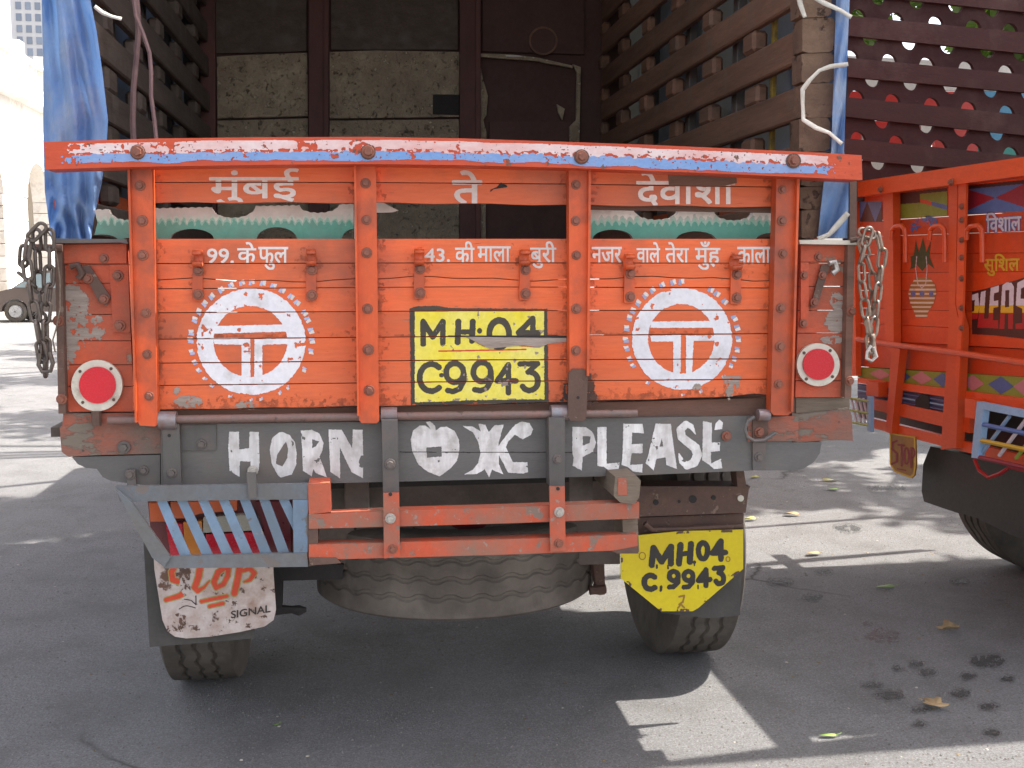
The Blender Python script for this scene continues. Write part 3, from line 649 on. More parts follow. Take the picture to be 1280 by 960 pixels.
# ---- top rail
RY = D - .12
rt = [(55, 177.5), (130, 175), (200, 173), (330, 171.5), (460, 171), (580, 173), (700, 177), (800, 180.5), (900, 185), (1000, 189.5), (1077, 194)]
rb = [(1078, 225), (1000, 221.5), (900, 217), (800, 213), (700, 209.5), (580, 206.5), (460, 205), (330, 206), (200, 208), (130, 209.5), (57, 212)]
rail = slab('top_rail', rt + rb, RY, .10, M['rail'], T1, .006)
for x, y in [(172, 190), (460, 190), (727, 196), (992, 201)]:
    disc('washer', x, y, 9.5, RY - .004, .006, M['rust'], rail, 16, .001)
    bolt(x, y, RY - .004, rail, 1.15)
cv = Cv(54, 168, 1082, 230, .4)
tt = np.interp(cv.X, [p[0] for p in rt], [p[1] for p in rt]); bb = np.interp(cv.X, [p[0] for p in rb[::-1]], [p[1] for p in rb[::-1]])
v = (cv.Y - tt) / (bb - tt)
n1, n2, n3 = cv.noise(14, 5), cv.noise(40, 4), cv.noise(8, 4)
zig = .06 * (np.abs(((cv.X / 11) % 1) * 2 - 1) - .5) * (cv.X > 620)
split = .53 + zig + (n1 - .5) * .22
lim = (v > .09) & (v < .985)
scr = (cv.noise(3.2, 3) > .76) | (n1 > .74)
fadeL = np.clip((cv.X - 75) / 60, 0, 1); fadeR = np.clip((1055 - cv.X) / 50, 0, 1)
keep = (n3 < .25 + fadeL * .9) & (n3 < .15 + fadeR * .9)
bluem = lim & (v > split) & (v < .86 + (n2 - .5) * .25) & keep & ~scr
redseam = (np.abs(v - split + .05) < .055) & (cv.noise(5, 3) > .46)
whitem = lim & (v <= split) & (v > .12 + (n2 - .5) * .1) & keep & ~scr & ~redseam & ~((n2 > .58) & (n3 > .5) & (cv.X < 520))
whitem &= ~bluem
darkm = scr & lim & (cv.noise(4, 2) > .55) & (n2 > .35)
cv.emit(bluem, 'blue_band', M['railblue'], rail, py_(RY - .001))
cv.emit(whitem, 'white_band', M['pale'], rail, py_(RY - .001))
cv.emit(darkm & ~bluem & ~whitem, 'dark_scratch', M['railend'], rail, py_(RY - .001))

# ---- hooks
def hook(x, y0, y1, parent=T1, side=0):
    h = slab('hook', [(x - 6, y0 + 16), (x + 6, y0 + 16), (x + 6.5, y1 - 2), (x + 5, y1), (x - 6, y1), (x - 7, y1 - 2)], D - .012, .010, M['orange_post'], parent, .0015)
    bm = bmesh.new(); ring = []
    c0 = onY(x, y0 + 10, D - .030); c1 = onY(x + 6, y0 + 10, D - .030); hw = abs(c1[0] - c0[0])
    for k in range(13):                       # the strap's rolled-over top
        a = R_(-150 + k * 25)
        p = np.array([c0[0], c0[1] + .020 * math.cos(a), c0[2] + .022 * math.sin(a)])
        ring.append((bm.verts.new(p + [-hw, 0, 0]), bm.verts.new(p + [hw, 0, 0])))
    for a, b in zip(ring, ring[1:]): bm.faces.new((a[0], a[1], b[1], b[0]))
    me = fin(bm, 'roll', M['orange_post'], True)
    r = link('rolled_end', me, h); md = r.modifiers.new('s', 'SOLIDIFY'); md.thickness = .006; md.offset = 0
    bolt(x + 1, y0 + 25, D - .013, h, 1.0); bolt(x + 1, y1 - 8, D - .013, h, 1.0)
for x, a, b in [(247, 313, 376), (389, 312, 377), (524, 311, 374), (656, 312, 375), (787, 317, 379), (920, 318, 380)]: hook(x, a, b)

# ---- corner panels
SY = D + .012
def corner(xa, xb, ys, mirror=False):
    for i in range(len(ys) - 1):
        a0, a1 = ys[i], ys[i + 1]
        slab('corner_plank', [(xa(a0), a0 + .5), (xb(a0), a0 + .5), (xb(a1), a1 - .5), (xa(a1), a1 - .5)], SY, .03, M['orange_worn'], T1, .002)
corner(lambda y: 79 + (y - 300) * .012, lambda y: 158 + (y - 300) * .045, [303, 331, 354, 393, 426, 456, 483, 515])
corner(lambda y: 1001 - (y - 300) * .035, lambda y: 1062 - (y - 300) * .025, [304, 329, 358, 388, 416.5, 449, 476, 497])
def strap(name, pts, Y, th, mat, bolts=(), parent=T1, r=.0015, me=None):
    o = slab(name, pts, Y, th, mat, parent, r)
    if mat in (M['greymetal'],): me = BOLTG
    for x, y in bolts: bolt(x, y, Y - .001, o, random.uniform(.85, 1.05), me)
    return o
strap('edge_angle', [(68, 303), (77, 303), (82, 517), (73, 517)], SY - .03, .05, M['rust'], [(73, 401), (77, 499)])
strap('edge_angle', [(1060, 303), (1069, 302), (1064, 497), (1056, 497)], SY - .03, .05, M['railend'], [(1064, 389), (1062, 476)])
slab('top_lip', [(68, 298), (158, 299), (160, 305), (150, 303), (68, 304)], SY - .035, .08, M['greymetal'], T1, .001)
slab('top_lip', [(999, 300), (1030, 299.5), (1072, 301), (1078, 304), (1072, 306), (1000, 305)], SY - .035, .08, M['cream'], T1, .001)
strap('corner_strap', [(80, 306), (158, 305), (158, 329), (80, 329)], SY - .006, .005, M['orange_worn'], [(130, 323)])
strap('corner_strap', [(137, 331), (160, 331), (163, 414), (160, 416), (141, 415)], SY - .008, .007, M['orange_worn'], [(147.5, 344.5), (150, 407)])
strap('diagonal_strap', [(100, 333), (112, 332), (138, 371), (134, 382), (124, 378)], SY - .014, .006, M['rust'], [(110, 348), (130, 374)])
tube('curled_end', pxpath([(88, 333), (97, 331), (103, 342), (98, 348)], SY - .02), .010, M['rust'], T1)
strap('corner_strap', [(1001, 306), (1060, 306), (1060, 327), (1001, 327)], SY - .006, .005, M['orange_worn'], [(1023, 321)])
strap('corner_strap', [(1001, 328), (1011, 328), (1011, 408), (1001, 409)], SY - .008, .007, M['orange_worn'], [(1005, 344), (1004, 404)])
strap('diagonal_strap', [(1027, 331), (1038, 330), (1022, 382), (1013, 385)], SY - .014, .006, M['rust'], [(1018, 378), (1028, 344)])
tube('curled_end', pxpath([(1036, 329), (1043, 327), (1046, 337), (1040, 342)], SY - .02), .010, M['boltlight'], T1)
# bare timber on the corner panels
cv = Cv(78, 345, 170, 470, .5)
pm = (cv.ell(92, 395, 18, 42, 9) | cv.ell(105, 415, 26, 10, 7) | cv.ell(85, 440, 10, 24, 6) | cv.ell(122, 400, 8, 5, 3)) & (cv.noise(7, 4) > .36) & (cv.X > 81)
cv.emit(pm, 'bare_patch', M['barewood'], T1, py_(SY - .0012))
cv = Cv(1010, 360, 1058, 470, .5)
pm = (cv.ell(1046, 401, 15, 15, 4) | cv.ell(1046, 376, 8, 12, 4) | cv.ell(1040, 425, 14, 5, 3)) & (cv.noise(8, 4) > .3)
cv.emit(pm, 'bare_patch', M['barewood'], T1, py_(SY - .0012))
# reflectors
for cx, cyy, ro, ri in ((121, 482, 32, 23), (1023, 456, 26.8, 19.5)):
    rf = disc('reflector', cx, cyy, ro, SY - .016, .014, M['cream'], T1, 40, .004)
    rd = disc('red_reflector_lens', cx + .5, cyy - .5, ri, SY - .022, .010, M['redref'], rf, 36, .003)
    for a in (40, 130, 220, 310):
        disc('screw', cx + (ro + ri) / 2 * math.cos(R_(a)), cyy + (ro + ri) / 2 * math.sin(R_(a)), 2.0, SY - .0175, .004, M['rust'], rf, 10, 0)

# ---- timber under the tailgate, pipe, HORN board
slab('sill_timber', [(162, 514), (500, 508), (800, 502), (1000, 496), (1000, 530), (162, 540)], D + .028, .09, M['railend'], T1, .003)
BY = D + .004
slab('end_block', [(79, 517), (200, 516), (201, 567), (120, 569), (86, 571), (77, 565), (74.5, 534), (78, 533)], BY + .004, .10, M['endworn'], T1, .003)
slab('end_block', [(990, 517), (1000, 518), (1035, 514), (1061, 510), (1065, 520), (1066, 551), (1050, 550), (990, 553)], BY + .004, .10, M['endworn'], T1, .004)
slab('sill_timber', [(995, 497), (1062, 497), (1062, 512), (995, 517)], BY + .02, .06, M['board'], T1, .002)
hb = slab('grey_board', [(200.8, 531), (480, 527), (800, 522), (942, 520), (990, 520), (990, 553), (1027, 552.5), (1025, 566), (1017, 578), (1004, 586), (990, 588), (942, 588), (800, 594), (640, 598.5), (500, 602), (330, 606), (201, 609)], BY, .07, M['grey'], T1, .002)
slab('grey_board', [(90, 571.5), (200, 568.5), (200, 608.5), (152, 603), (138, 601), (128, 596), (121, 586), (108, 585), (97, 580)], BY + .002, .07, M['grey'], T1, .002)
strap('steel_plate', [(226, 532), (270, 531), (270, 563), (226, 563)], BY - .006, .006, M['greymetal'], [(252, 555)])
strap('steel_plate', [(935, 522), (998, 520), (998, 551), (935, 552)], BY - .007, .006, M['endworn'], [(908, 545)])
slab('steel_plate', [(225, 521), (470, 517), (470, 527), (225, 530)], BY + .012, .02, M['railend'], T1, 0)
bolt(155, 559, BY, T1, 1.2, BOLTG); bolt(180, 588, BY, T1, .9, BOLTG)
tube('pipe', pxpath([(135, 525.5), (300, 523), (440, 521), (620, 518.5), (796, 516.5)], D - .02), .0125, M['pipe'], T1, 12)
def knuckle(xa, xb, ya, yb, Y=D - .022, mt='knuckle'):
    a = onY(xa, (ya + yb) / 2, Y); b = onY(xb, (ya + yb) / 2, Y); r = abs(onY(xa, ya, Y)[2] - onY(xa, yb, Y)[2]) / 2
    return tube('knuckle', [a, b], r, M[mt], T1, 16)
knuckle(199, 221, 514, 537); knuckle(476, 496, 509, 527); knuckle(688, 709, 506, 526); knuckle(947, 961, 511, 526)
disc('hole', 211.5, 544.5, 2.2, D - .0285, .002, M['black'], T1, 12, 0)
strap('long_strap', [(203, 530), (224, 530), (227, 622), (205, 623)], D - .028, .02, M['greymetal'], [(215, 591)])
s2 = strap('long_strap', [(477, 525), (497, 525), (499, 616), (479, 616.5)], D - .055, .055, M['greymetal'], [(487.5, 580)])
strap('long_strap', [(479, 617), (499, 616.5), (500, 696), (480, 698)], D - .116, .012, M['orange_bar'], [(491, 686)])
bolt(488, 648, D - .118, T1, 1.0, BOLTL)
strap('long_strap', [(686, 522), (706, 522), (706, 608), (687, 608)], D - .055, .055, M['greymetal'], [(697, 573.5)])
strap('long_strap', [(687, 608.5), (706, 608.5), (707, 688), (688, 690)], D - .116, .012, M['orange_bar'], [(698.5, 679)])
bolt(699, 640, D - .118, T1, 1.0, BOLTL)
for x, y in ((488, 618), (697.5, 611)): disc('hole', x, y, 2.3, D - .118, .002, M['black'], T1, 12, 0)
strap('short_strap', [(941, 553), (957, 553), (957, 588), (941, 588)], BY - .01, .01, M['greymetal'], [(948.5, 571)])
strap('short_strap', [(941, 522), (960, 522), (960, 552), (941, 552)], BY - .014, .01, M['rust'], [(949, 540)])
tube('ring_hook', pxpath([(943, 521), (935, 526), (931, 536), (934, 546), (943, 551), (955, 550), (963, 545), (969, 541)], D - .03), .006, M['greymetal'], T1)
strap('short_strap', [(158, 587), (169, 587), (171, 627), (160, 627)], BY - .012, .012, M['greymetal'], [(163, 593)])
strap('short_strap', [(308, 591), (320, 591), (321, 622), (311, 624)], D - .105, .012, M['greymetal'])
bolt(316, 588.5, D - .012, T1, 1.0, BOLTL)
tube('latch_tongue', pxpath([(120, 514), (121, 532)], D - .01), .014, M['rust'], T1)

# HORN OK PLEASE
cv = Cv(275, 520, 912, 604, .35)
def zp(ox, oy, s, pts): return [(ox + a / s, oy + b / s) for a, b in pts]
m = cv.no()
A = lambda pts: cv.poly(zp(270, 515, 6.4, pts), .5)
B = lambda pts: cv.poly(zp(490, 515, 6.4, pts), .5)
C_ = lambda pts: cv.poly(zp(700, 515, 5.818, pts), .5)
m |= A([(105, 158), (185, 158), (187, 300), (265, 290), (268, 158), (342, 160), (348, 400), (340, 470), (278, 470), (275, 395), (190, 395), (188, 520), (150, 495), (110, 470), (98, 300)])
m |= A([(500, 165), (530, 160), (590, 185), (630, 240), (645, 330), (640, 430), (605, 500), (520, 525), (490, 500), (445, 410), (430, 300), (450, 210)]) & ~A([(560, 235), (578, 300), (570, 370), (530, 437), (478, 415), (490, 340)])
m |= (A([(678, 150), (770, 143), (830, 175), (860, 250), (850, 310), (828, 355), (888, 522), (800, 490), (778, 455), (765, 515), (695, 470), (690, 300)]) & ~A([(768, 218), (825, 235), (800, 275), (770, 290)]))
m |= A([(900, 140), (1005, 142), (1090, 290), (1095, 140), (1172, 142), (1178, 350), (1160, 350), (1142, 400), (1160, 450), (1176, 440), (1176, 530), (1085, 480), (990, 280), (993, 530), (915, 480)])
m |= B([(270, 78), (305, 75), (345, 110), (350, 150), (390, 120), (440, 118), (500, 150), (535, 220), (540, 300), (520, 390), (470, 450), (380, 515), (290, 480), (210, 420), (160, 310), (150, 220), (170, 150), (220, 108), (265, 108), (312, 140)]) & ~B([(275, 285), (395, 275), (398, 357), (278, 366)])
m |= B([(565, 112), (640, 115), (710, 155), (690, 95), (745, 100), (775, 160), (820, 105), (895, 102), (870, 180), (848, 275), (920, 180), (985, 100), (1040, 75), (1100, 90), (1128, 140), (1110, 185), (1045, 218), (985, 180), (930, 235), (912, 280), (965, 400), (1085, 402), (1088, 480), (1050, 493), (930, 485), (855, 345), (858, 420), (890, 500), (800, 460), (778, 525), (742, 458), (680, 495), (575, 500), (650, 460), (690, 405), (708, 330), (690, 240), (650, 165)])
m |= C_([(90, 108), (190, 110), (240, 150), (262, 220), (240, 290), (165, 325), (158, 425), (92, 390), (100, 330), (90, 300)]) & ~C_([(165, 175), (225, 178), (215, 225), (165, 245)])
m |= C_([(272, 110), (338, 108), (340, 375), (432, 368), (425, 435), (370, 432), (320, 400), (272, 390)])
m |= C_([(460, 85), (600, 88), (610, 155), (525, 150), (522, 235), (600, 230), (600, 300), (520, 300), (510, 385), (600, 380), (598, 440), (530, 432), (495, 400), (448, 385), (455, 300)])
m |= C_([(695, 85), (805, 85), (850, 415), (775, 385), (768, 330), (700, 340), (682, 425), (622, 370), (640, 320)]) & ~C_([(740, 192), (752, 252), (724, 252)])
cs = lambda p, wd: cv.stroke(zp(700, 515, 5.818, p), [x / 5.818 for x in wd], .5)
m |= cs([(985, 160), (955, 105), (915, 90), (875, 130), (885, 180), (930, 220), (985, 260), (1000, 310), (975, 370), (925, 390), (885, 360), (865, 305)], [8, 35, 52, 58, 62, 64, 66, 66, 62, 56, 40, 10])
m |= C_([(1040, 65), (1105, 80), (1102, 220), (1165, 222), (1162, 283), (1098, 290), (1098, 375), (1170, 340), (1180, 410), (1120, 415), (1080, 380), (1035, 350)])
m |= C_([(1130, 85), (1160, 55), (1185, 75), (1178, 125), (1125, 130)])
seam = np.abs(cv.Y - (565.3 + (cv.X - 600) * .004)) < .6
cv.emit(m & ~(seam & (cv.X > 500) & (cv.X < 690)) & ~(cv.noise(7, 4) > .77), 'horn_ok_please_lettering', M['whitebig'], hb, py_(BY - .0012))
cv2 = Cv(490, 555, 760, 575, .4)
cv2.emit((np.abs(cv2.Y - (565.3 + (cv2.X - 600) * .004 + (cv2.noise(20) - .5) * 2)) < .5) & (cv2.noise(12) > .35) & ~np.zeros_like(cv2.X, bool), 'crack', M['black'], hb, py_(BY - .0009))

# ---- bumper of two orange bars
UY = D - .10
slab('bumper_bar', [(386, 643), (500, 638), (640, 634), (799, 628), (799, 648), (640, 654), (500, 658), (386, 661)], UY, .05, M['orange_bar'], T1, .003)
slab('bumper_bar', [(386, 681), (500, 678), (640, 674), (797, 668), (797, 687), (640, 693), (500, 697), (386, 700)], UY, .05, M['orange_bar'], T1, .003)
slab('bumper_block', [(385, 606), (412, 605), (414, 640), (386, 643)], UY + .002, .12, M['orange_worn'], T1, .008)
slab('bumper_end_plate', [(384.5, 643), (397, 644), (398, 706), (386, 708)], UY + .004, .10, M['rust'], T1, .004)
slab('bumper_end_plate', [(778, 648), (797, 646), (799, 690), (780, 690)], UY + .03, .12, M['board'], T1, .003)
slab('bumper_beam', [(769, 596), (795, 594), (801, 601), (799, 622), (793, 630), (775, 628), (767, 620)], UY - .01, .9, M['board'], T1, .008)
slab('orange_daub', [(773, 598), (783, 598), (784, 619), (772, 619)], UY - .0115, .003, M['orange_bar'], T1, .0005)
slab('weld_scrap', [(386, 697), (420, 697), (426, 704), (400, 706), (388, 706)], UY - .004, .02, M['rust'], T1, .003)
slab('weld_scrap', [(765, 689), (798, 683), (798, 692), (772, 692)], UY - .004, .02, M['rust'], T1, .003)

# ---- lamp guard and lamps (left)
GY = D - .095
lg = slab('lamp_guard', [(144, 608), (385, 604.5), (385, 624), (150, 627)], GY, .014, M['greyblue'], T1, .001)
slab('guard_bar', [(199, 696), (384, 691), (385, 708.5), (205, 710.5)], GY, .014, M['greyblue'], lg, .001)
slab('guard_bar', [(366, 624.6), (385, 624.4), (384.6, 690.6), (367, 691)], GY + .001, .014, M['blue'], lg, .001)
slab('guard_bar', [(144, 611), (163, 626), (213, 697), (205, 709), (190, 697)], GY - .012, .014, M['greyblue'], lg, .001)
for a, b in zip((194, 219.5, 246, 272, 298.5, 323), (226, 254, 279.5, 304, 327.5, 350)):
    slab('guard_slat', [(a, 622), (a + 12.5, 622), (b + 14, 697), (b, 697)], GY + .015, .006, M['blue'], lg, .001)
slab('guard_slat', [(347, 622), (360, 622), (371, 648), (371, 672)], GY + .015, .006, M['blue'], lg, .001)
lh = slab('lamp_housing', [(184, 620), (376, 618), (376, 702), (208, 704), (188, 660)], D + .05, .10, M['maroon'], T1, .006)
slab('lamp_lens', [(186, 629), (210, 629), (212, 652), (188, 652)], D + .01, .04, M['orangelens'], lh, .004)
slab('lamp_lens', [(213, 628), (296, 626), (296, 638), (250, 642), (232, 648), (214, 648)], D + .012, .04, M['orangelens'], lh, .004)
slab('lamp_lens', [(207, 655), (228, 655), (230, 697), (214, 697)], D + .01, .04, M['redlens'], lh, .004)
slab('lamp_lens', [(229, 653), (252, 652), (256, 697), (231, 697)], D + .01, .04, M['amber'], lh, .004)
slab('lamp_lens', [(254, 647), (318, 644), (318, 663), (254, 666)], D + .01, .04, M['clearlens'], lh, .004)
slab('lamp_lens', [(257, 668), (328, 665), (330, 696), (259, 697)], D + .01, .04, M['redlens'], lh, .004)
slab('lamp_lens', [(320, 628), (362, 627), (364, 694), (332, 695), (330, 660)], D + .02, .03, M['maroon'], lh, .004)

# ---- chassis and what hangs below
slab('cross_member', [(380, 600), (800, 590), (800, 600), (380, 612)], D + .16, .5, M['black'], T1, 0)
slab('rear_channel', [(396, 606), (775, 598), (775, 705), (396, 712)], D + .42, .03, M['chassis'], T1, .004)
for x, y, rw in ((586, 655, 22), (690, 655, 12), (475, 665, 10)):
    a = np.linspace(0, math.pi, 10); slab('oval_hole', [(x + rw * math.cos(t), y + 8 * math.sin(t)) for t in a], D + .418, .004, M['maroon'], T1, 0)
for x, y in ((444, 661), (517, 661), (654, 656), (676, 658)): disc('hole', x, y, 1.8, D + .418, .004, M['black'], T1, 8, 0)
for x in (-.06, .68):
    box('chassis_rail', (x, D + .15, .78), (x + .08, 9.2, 1.02), M['chassis'], T1, .004)
for k in range(6): box('floor_bearer', (WX0 - .06, D + .2 + k * .56, 1.03), (WX1 + .1, D + .28 + k * .56, 1.11), M['black'], T1, 0)
nfl = 12
for k in range(nfl):
    x0 = WX0 - .09 + k * (WX1 - WX0 + .22) / nfl
    box('floor_plank', (x0 + .002, D + .04, 1.112), (x0 + (WX1 - WX0 + .22) / nfl - .002, YF + .05, 1.14), M['floorwood'], T1, 0)
def tyre_bm(R, W, rim, N_=96, zig=True, gd=.010):
    """lathe about the X axis, wavy ribs cut into the tread"""
    h = W / 2
    prof = [(-h * .72, rim, 0), (-h * .86, rim + .02, 0), (-h * 1.0, R - (R - rim) * .5, 0), (-h * .99, R - .05, 0), (-h * .95, R - .016, 0)]
    g = [-.78, -.42, -.0, .42, .78]
    prof.append((-h * .88, R - .002, 0))
    for i, gx in enumerate(g[1:-1]):
        c = gx * h
        prof += [(c - .010, R, 1), (c - .004, R - gd, 1), (c + .004, R - gd, 1), (c + .010, R, 1)]
    prof += [(h * .88, R - .002, 0), (h * .95, R - .016, 0), (h * .99, R - .05, 0), (h * 1.0, R - (R - rim) * .5, 0), (h * .86, rim + .02, 0), (h * .72, rim, 0)]
    bm = bmesh.new(); rings = []
    for i in range(N_):
        a = 2 * math.pi * i / N_; z = .006 * (1 if i % 4 < 2 else -1) if zig else 0
        rings.append([bm.verts.new((x + z * f, r * math.cos(a), r * math.sin(a))) for x, r, f in prof])
    for i in range(N_):
        A_, B_ = rings[i], rings[(i + 1) % N_]
        for k in range(len(prof) - 1): bm.faces.new((A_[k], A_[k + 1], B_[k + 1], B_[k]))
    return bm
def wheel(name, c, mat, parent, axis='X', R=.5, W=.28, dish=1):
    bm = tyre_bm(R, W, R * .54, 128, True, .007 if axis == 'Z' else .010)
    if axis == 'Z': bmesh.ops.rotate(bm, verts=bm.verts, cent=(0, 0, 0), matrix=Matrix.Rotation(R_(90), 3, 'Y'))
    ty = link(name, fin(bm, name, mat, True), parent, c)
    bm = bmesh.new()
    prof = [(-W * .36, R * .545), (-W * .3, R * .50), (-W * .1, R * .44), (0.02, R * .40), (0.02, R * .16), (-.05, R * .15), (-.05, 0.001)] if dish > 0 else [(-W * .36, R * .545), (W * .36, R * .545), (W * .30, R * .5), (0, R * .4), (0, .001)]
    rings = []
    for i in range(40):
        a = 2 * math.pi * i / 40; rings.append([bm.verts.new((x, r * math.cos(a), r * math.sin(a))) for x, r in prof])
    for i in range(40):
        for k in range(len(prof) - 1): bm.faces.new((rings[i][k], rings[i][k + 1], rings[(i + 1) % 40][k + 1], rings[(i + 1) % 40][k]))
    if axis == 'Z': bmesh.ops.rotate(bm, verts=bm.verts, cent=(0, 0, 0), matrix=Matrix.Rotation(R_(90), 3, 'Y'))
    rm = link('rim', fin(bm, 'rim', M['chassis'], True), ty, c)
    return ty
wheel('wheel', (-.605, 4.17, .5), M['rubber'], T1, 'X', .5, .27)
wheel('wheel', (1.31, 4.17, .5), M['rubber'], T1, 'X', .5, .27)
wheel('wheel', (-.605, 8.1, .5), M['rubber'], T1, 'X', .5, .26); wheel('wheel', (1.29, 8.1, .5), M['rubber'], T1, 'X', .5, .26)
c0 = onY(570, 783, 3.41)
spare = wheel('spare_wheel', (float(onY(570, 700, 3.93)[0]), 3.94, float(c0[2]) + .145), M['spare'], T1, 'Z', .535, .30)
spare.rotation_euler = (R_(-3.0), 0, 0); spare.location.z -= .012
spare['label'] = 'dusty spare wheel slung flat under the tail'
tube('axle', [(-.5, 4.17, .5), (1.2, 4.17, .5)], .06, M['chassis'], T1, 12)
bm = bmesh.new(); bmesh.ops.create_uvsphere(bm, u_segments=20, v_segments=12, radius=.2, matrix=Matrix.Translation((.35, 4.17, .5)))
link('differential', fin(bm, 'differential', M['chassis'], True), T1)
for x in (-.3, .93):
    tube('leaf_spring', [(x, 3.62, .66), (x, 3.9, .56), (x, 4.17, .53), (x, 4.45, .56), (x, 4.8, .66)], .035, M['chassis'], T1, 6)
tube('shackle', pxpath([(745, 676), (746, 700), (749, 728), (748, 741)], D + .5), [.03, .028, .022, .028], M['rust'], T1, 8)
tube('shackle_pin', pxpath([(737, 738), (757, 736)], D + .48), .018, M['rust'], T1, 8)
tube('brake_pipe', pxpath([(345, 762), (365, 762), (374, 763), (383, 762)], D + .42), [.02, .014, .02, .008], M['black'], T1, 8)
slab('bracket', [(342, 702), (430, 706), (428, 724), (353, 726), (352, 760), (342, 760)], D + .40, .06, M['black'], T1, .003)
# flaps and plates
slab('mud_flap', [(179, 672), (345, 672), (346, 700), (320, 702), (318, 798), (187, 809)], D + .26, .012, M['flap'], T1, .002)
SPY = D + .235
st_pts = [(192, 695), (193, 712), (203, 775), (209, 789), (219, 796), (233, 798), (262, 796), (300, 790), (331, 783), (342, 775), (345, 762), (342, 720), (341, 695)]
sp = slab('stop_plate', st_pts, SPY, .006, M['tin'], T1, .002)
cv = Cv(190, 695, 350, 800, .3)
Zs = lambda pts: [(190 + a / 7.38, 680 + b / 7.38) for a, b in pts]
def zst(p, wd, r=.3): return cv.stroke(Zs(p), [x / 7.38 for x in wd] if hasattr(wd, '__len__') else wd / 7.38, r)
rd = zst([(330, 150), (230, 170), (180, 260), (190, 330), (240, 345)], 52) | zst([(300, 360), (310, 440), (250, 480), (130, 515)], [50, 52, 46, 40])
rd |= zst([(450, 170), (430, 300), (395, 400), (420, 435), (480, 400), (530, 340)], [60, 58, 54, 40, 26, 12])
rd |= zst([(680, 210), (610, 260), (570, 350), (590, 405), (660, 370), (700, 290), (705, 220)], [50, 52, 50, 40, 42, 46, 40])
rd |= zst([(810, 220), (790, 320), (760, 455)], 56) | zst([(830, 250), (900, 225), (945, 270), (905, 330), (850, 350)], [30, 40, 44, 34, 16])
rd |= zst([(455, 530), (690, 480)], 32) | zst([(530, 575), (655, 548)], 32)
ol = cv.fat(rd, 1.2) & ~rd
stp = cv.poly(st_pts)
rust_drip = cv.poly(Zs([(250, 215), (350, 240), (350, 460), (300, 480), (255, 420)]), 1.5)
cv.emit(rd & stp & ~rust_drip, 'stop_lettering', M['redpaint'], sp, py_(SPY - .001))
cv.emit(ol & stp & ~rust_drip, 'letter_outline', M['olive'], sp, py_(SPY - .001))
sg = cv.text('SIGNAL', (289, 764, 338, 773, -8), .35) | zst([(250, 600), (290, 575), (330, 570), (400, 590)], 8) | zst([(300, 510), (360, 520), (405, 560), (405, 480)], 9)
cv.emit(sg & ~rd, 'signal_lettering', M['ink'], sp, py_(SPY - .0015))
cv.emit((rust_drip | cv.ell(215, 787, 13, 5, 5) | cv.ell(226, 775, 9, 7, 6)) & (cv.noise(4, 3) > .52) & stp, 'rust_patch', M['rust'], sp, py_(SPY - .002))
# right side
slab('rusty_channel', [(796, 608), (938, 608), (936, 612), (932, 641), (796, 646)], D + .22, .10, M['rust'], T1, .002)
slab('rusty_channel', [(798, 647), (930, 642), (928, 661), (798, 668)], D + .25, .06, M['rust'], T1, .002)
slab('angle_stay', [(920, 588), (930, 588), (933, 608), (922, 608)], D + .2, .06, M['rust'], T1, .002)
for x, y, r in ((866, 624, 5), (849, 627, 2), (820, 628, 3.5), (892, 622, 3)): disc('hole', x, y, r, D + .218, .004, M['black'], T1, 12, 0)
disc('light_hole', 926, 623, 4, D + .216, .004, M['cream'], T1, 12, 0)
tube('rod', pxpath([(806, 654), (815, 662), (860, 661), (928, 657)], D + .21), .010, M['rust'], T1, 8)
slab('mud_flap', [(824, 662), (929, 660), (925, 769), (889, 773), (826, 766)], D + .25, .012, M['flap'], T1, .002)
NPY = D + .19
pl_pts = [(790, 670), (850, 664), (929, 662), (929, 711), (873, 760), (866, 764), (826, 764), (776, 723), (776, 692), (790, 690)]
npl = slab('number_plate', pl_pts, NPY, .005, M['yellow'], T1, .0015)
cv = Cv(770, 655, 935, 770, .3)
Z3 = lambda pts: [(660 + a / 3.2, 560 + b / 3.2) for a, b in pts]
zt = lambda p, wd=20: cv.stroke(Z3(p), wd * 1.2 / 3.2, .5)
tx = zt([(495, 468), (502, 400), (535, 455), (572, 395), (572, 462)], 21) | zt([(604, 462), (610, 388)], 21) | zt([(648, 455), (652, 384)], 21) | zt([(606, 425), (650, 420)], 17)
tx |= cv.ell(660 + 666 / 3.2, 560 + 457 / 3.2, 2.2, 2.2)
tx |= cv.arc(660 + 700 / 3.2, 560 + 411 / 3.2, 5.8, 10.2, 0, 360, 6.8, .5)
tx |= zt([(772, 445), (772, 372), (738, 420), (790, 418)], 19)
tx |= cv.arc(660 + 490 / 3.2, 560 + 537 / 3.2, 8.0, 8.6, -50, -310, 7.2, .5) | zt([(533, 555), (531, 570)], 9)
for x in (583, 642):
    X0, Y0 = 660 + x / 3.2, 560 + 512 / 3.2
    tx |= cv.arc(X0, Y0, 5.6, 5.8, 0, 360, 6.4, .5) | cv.stroke([(X0 + 5.6, Y0), (X0 + 5.2, Y0 + 8), (X0, Y0 + 13.5), (X0 - 5.5, Y0 + 14)], 6.2, .5)
tx |= zt([(712, 550), (712, 488), (682, 530), (728, 526)], 18)
tx |= zt([(745, 482), (780, 478), (764, 500)], 17) | cv.arc(660 + 766 / 3.2, 560 + 522 / 3.2, 5.2, 6.6, -80, 150, 6.6, .5)
drip = (zt([(515, 470), (515, 480)], 7) | zt([(560, 470), (560, 482)], 6) | zt([(664, 458), (666, 470)], 5) | zt([(680, 550), (680, 562)], 5))
cv.emit(tx | drip, 'number_lettering', M['ink'], npl, py_(NPY - .001))
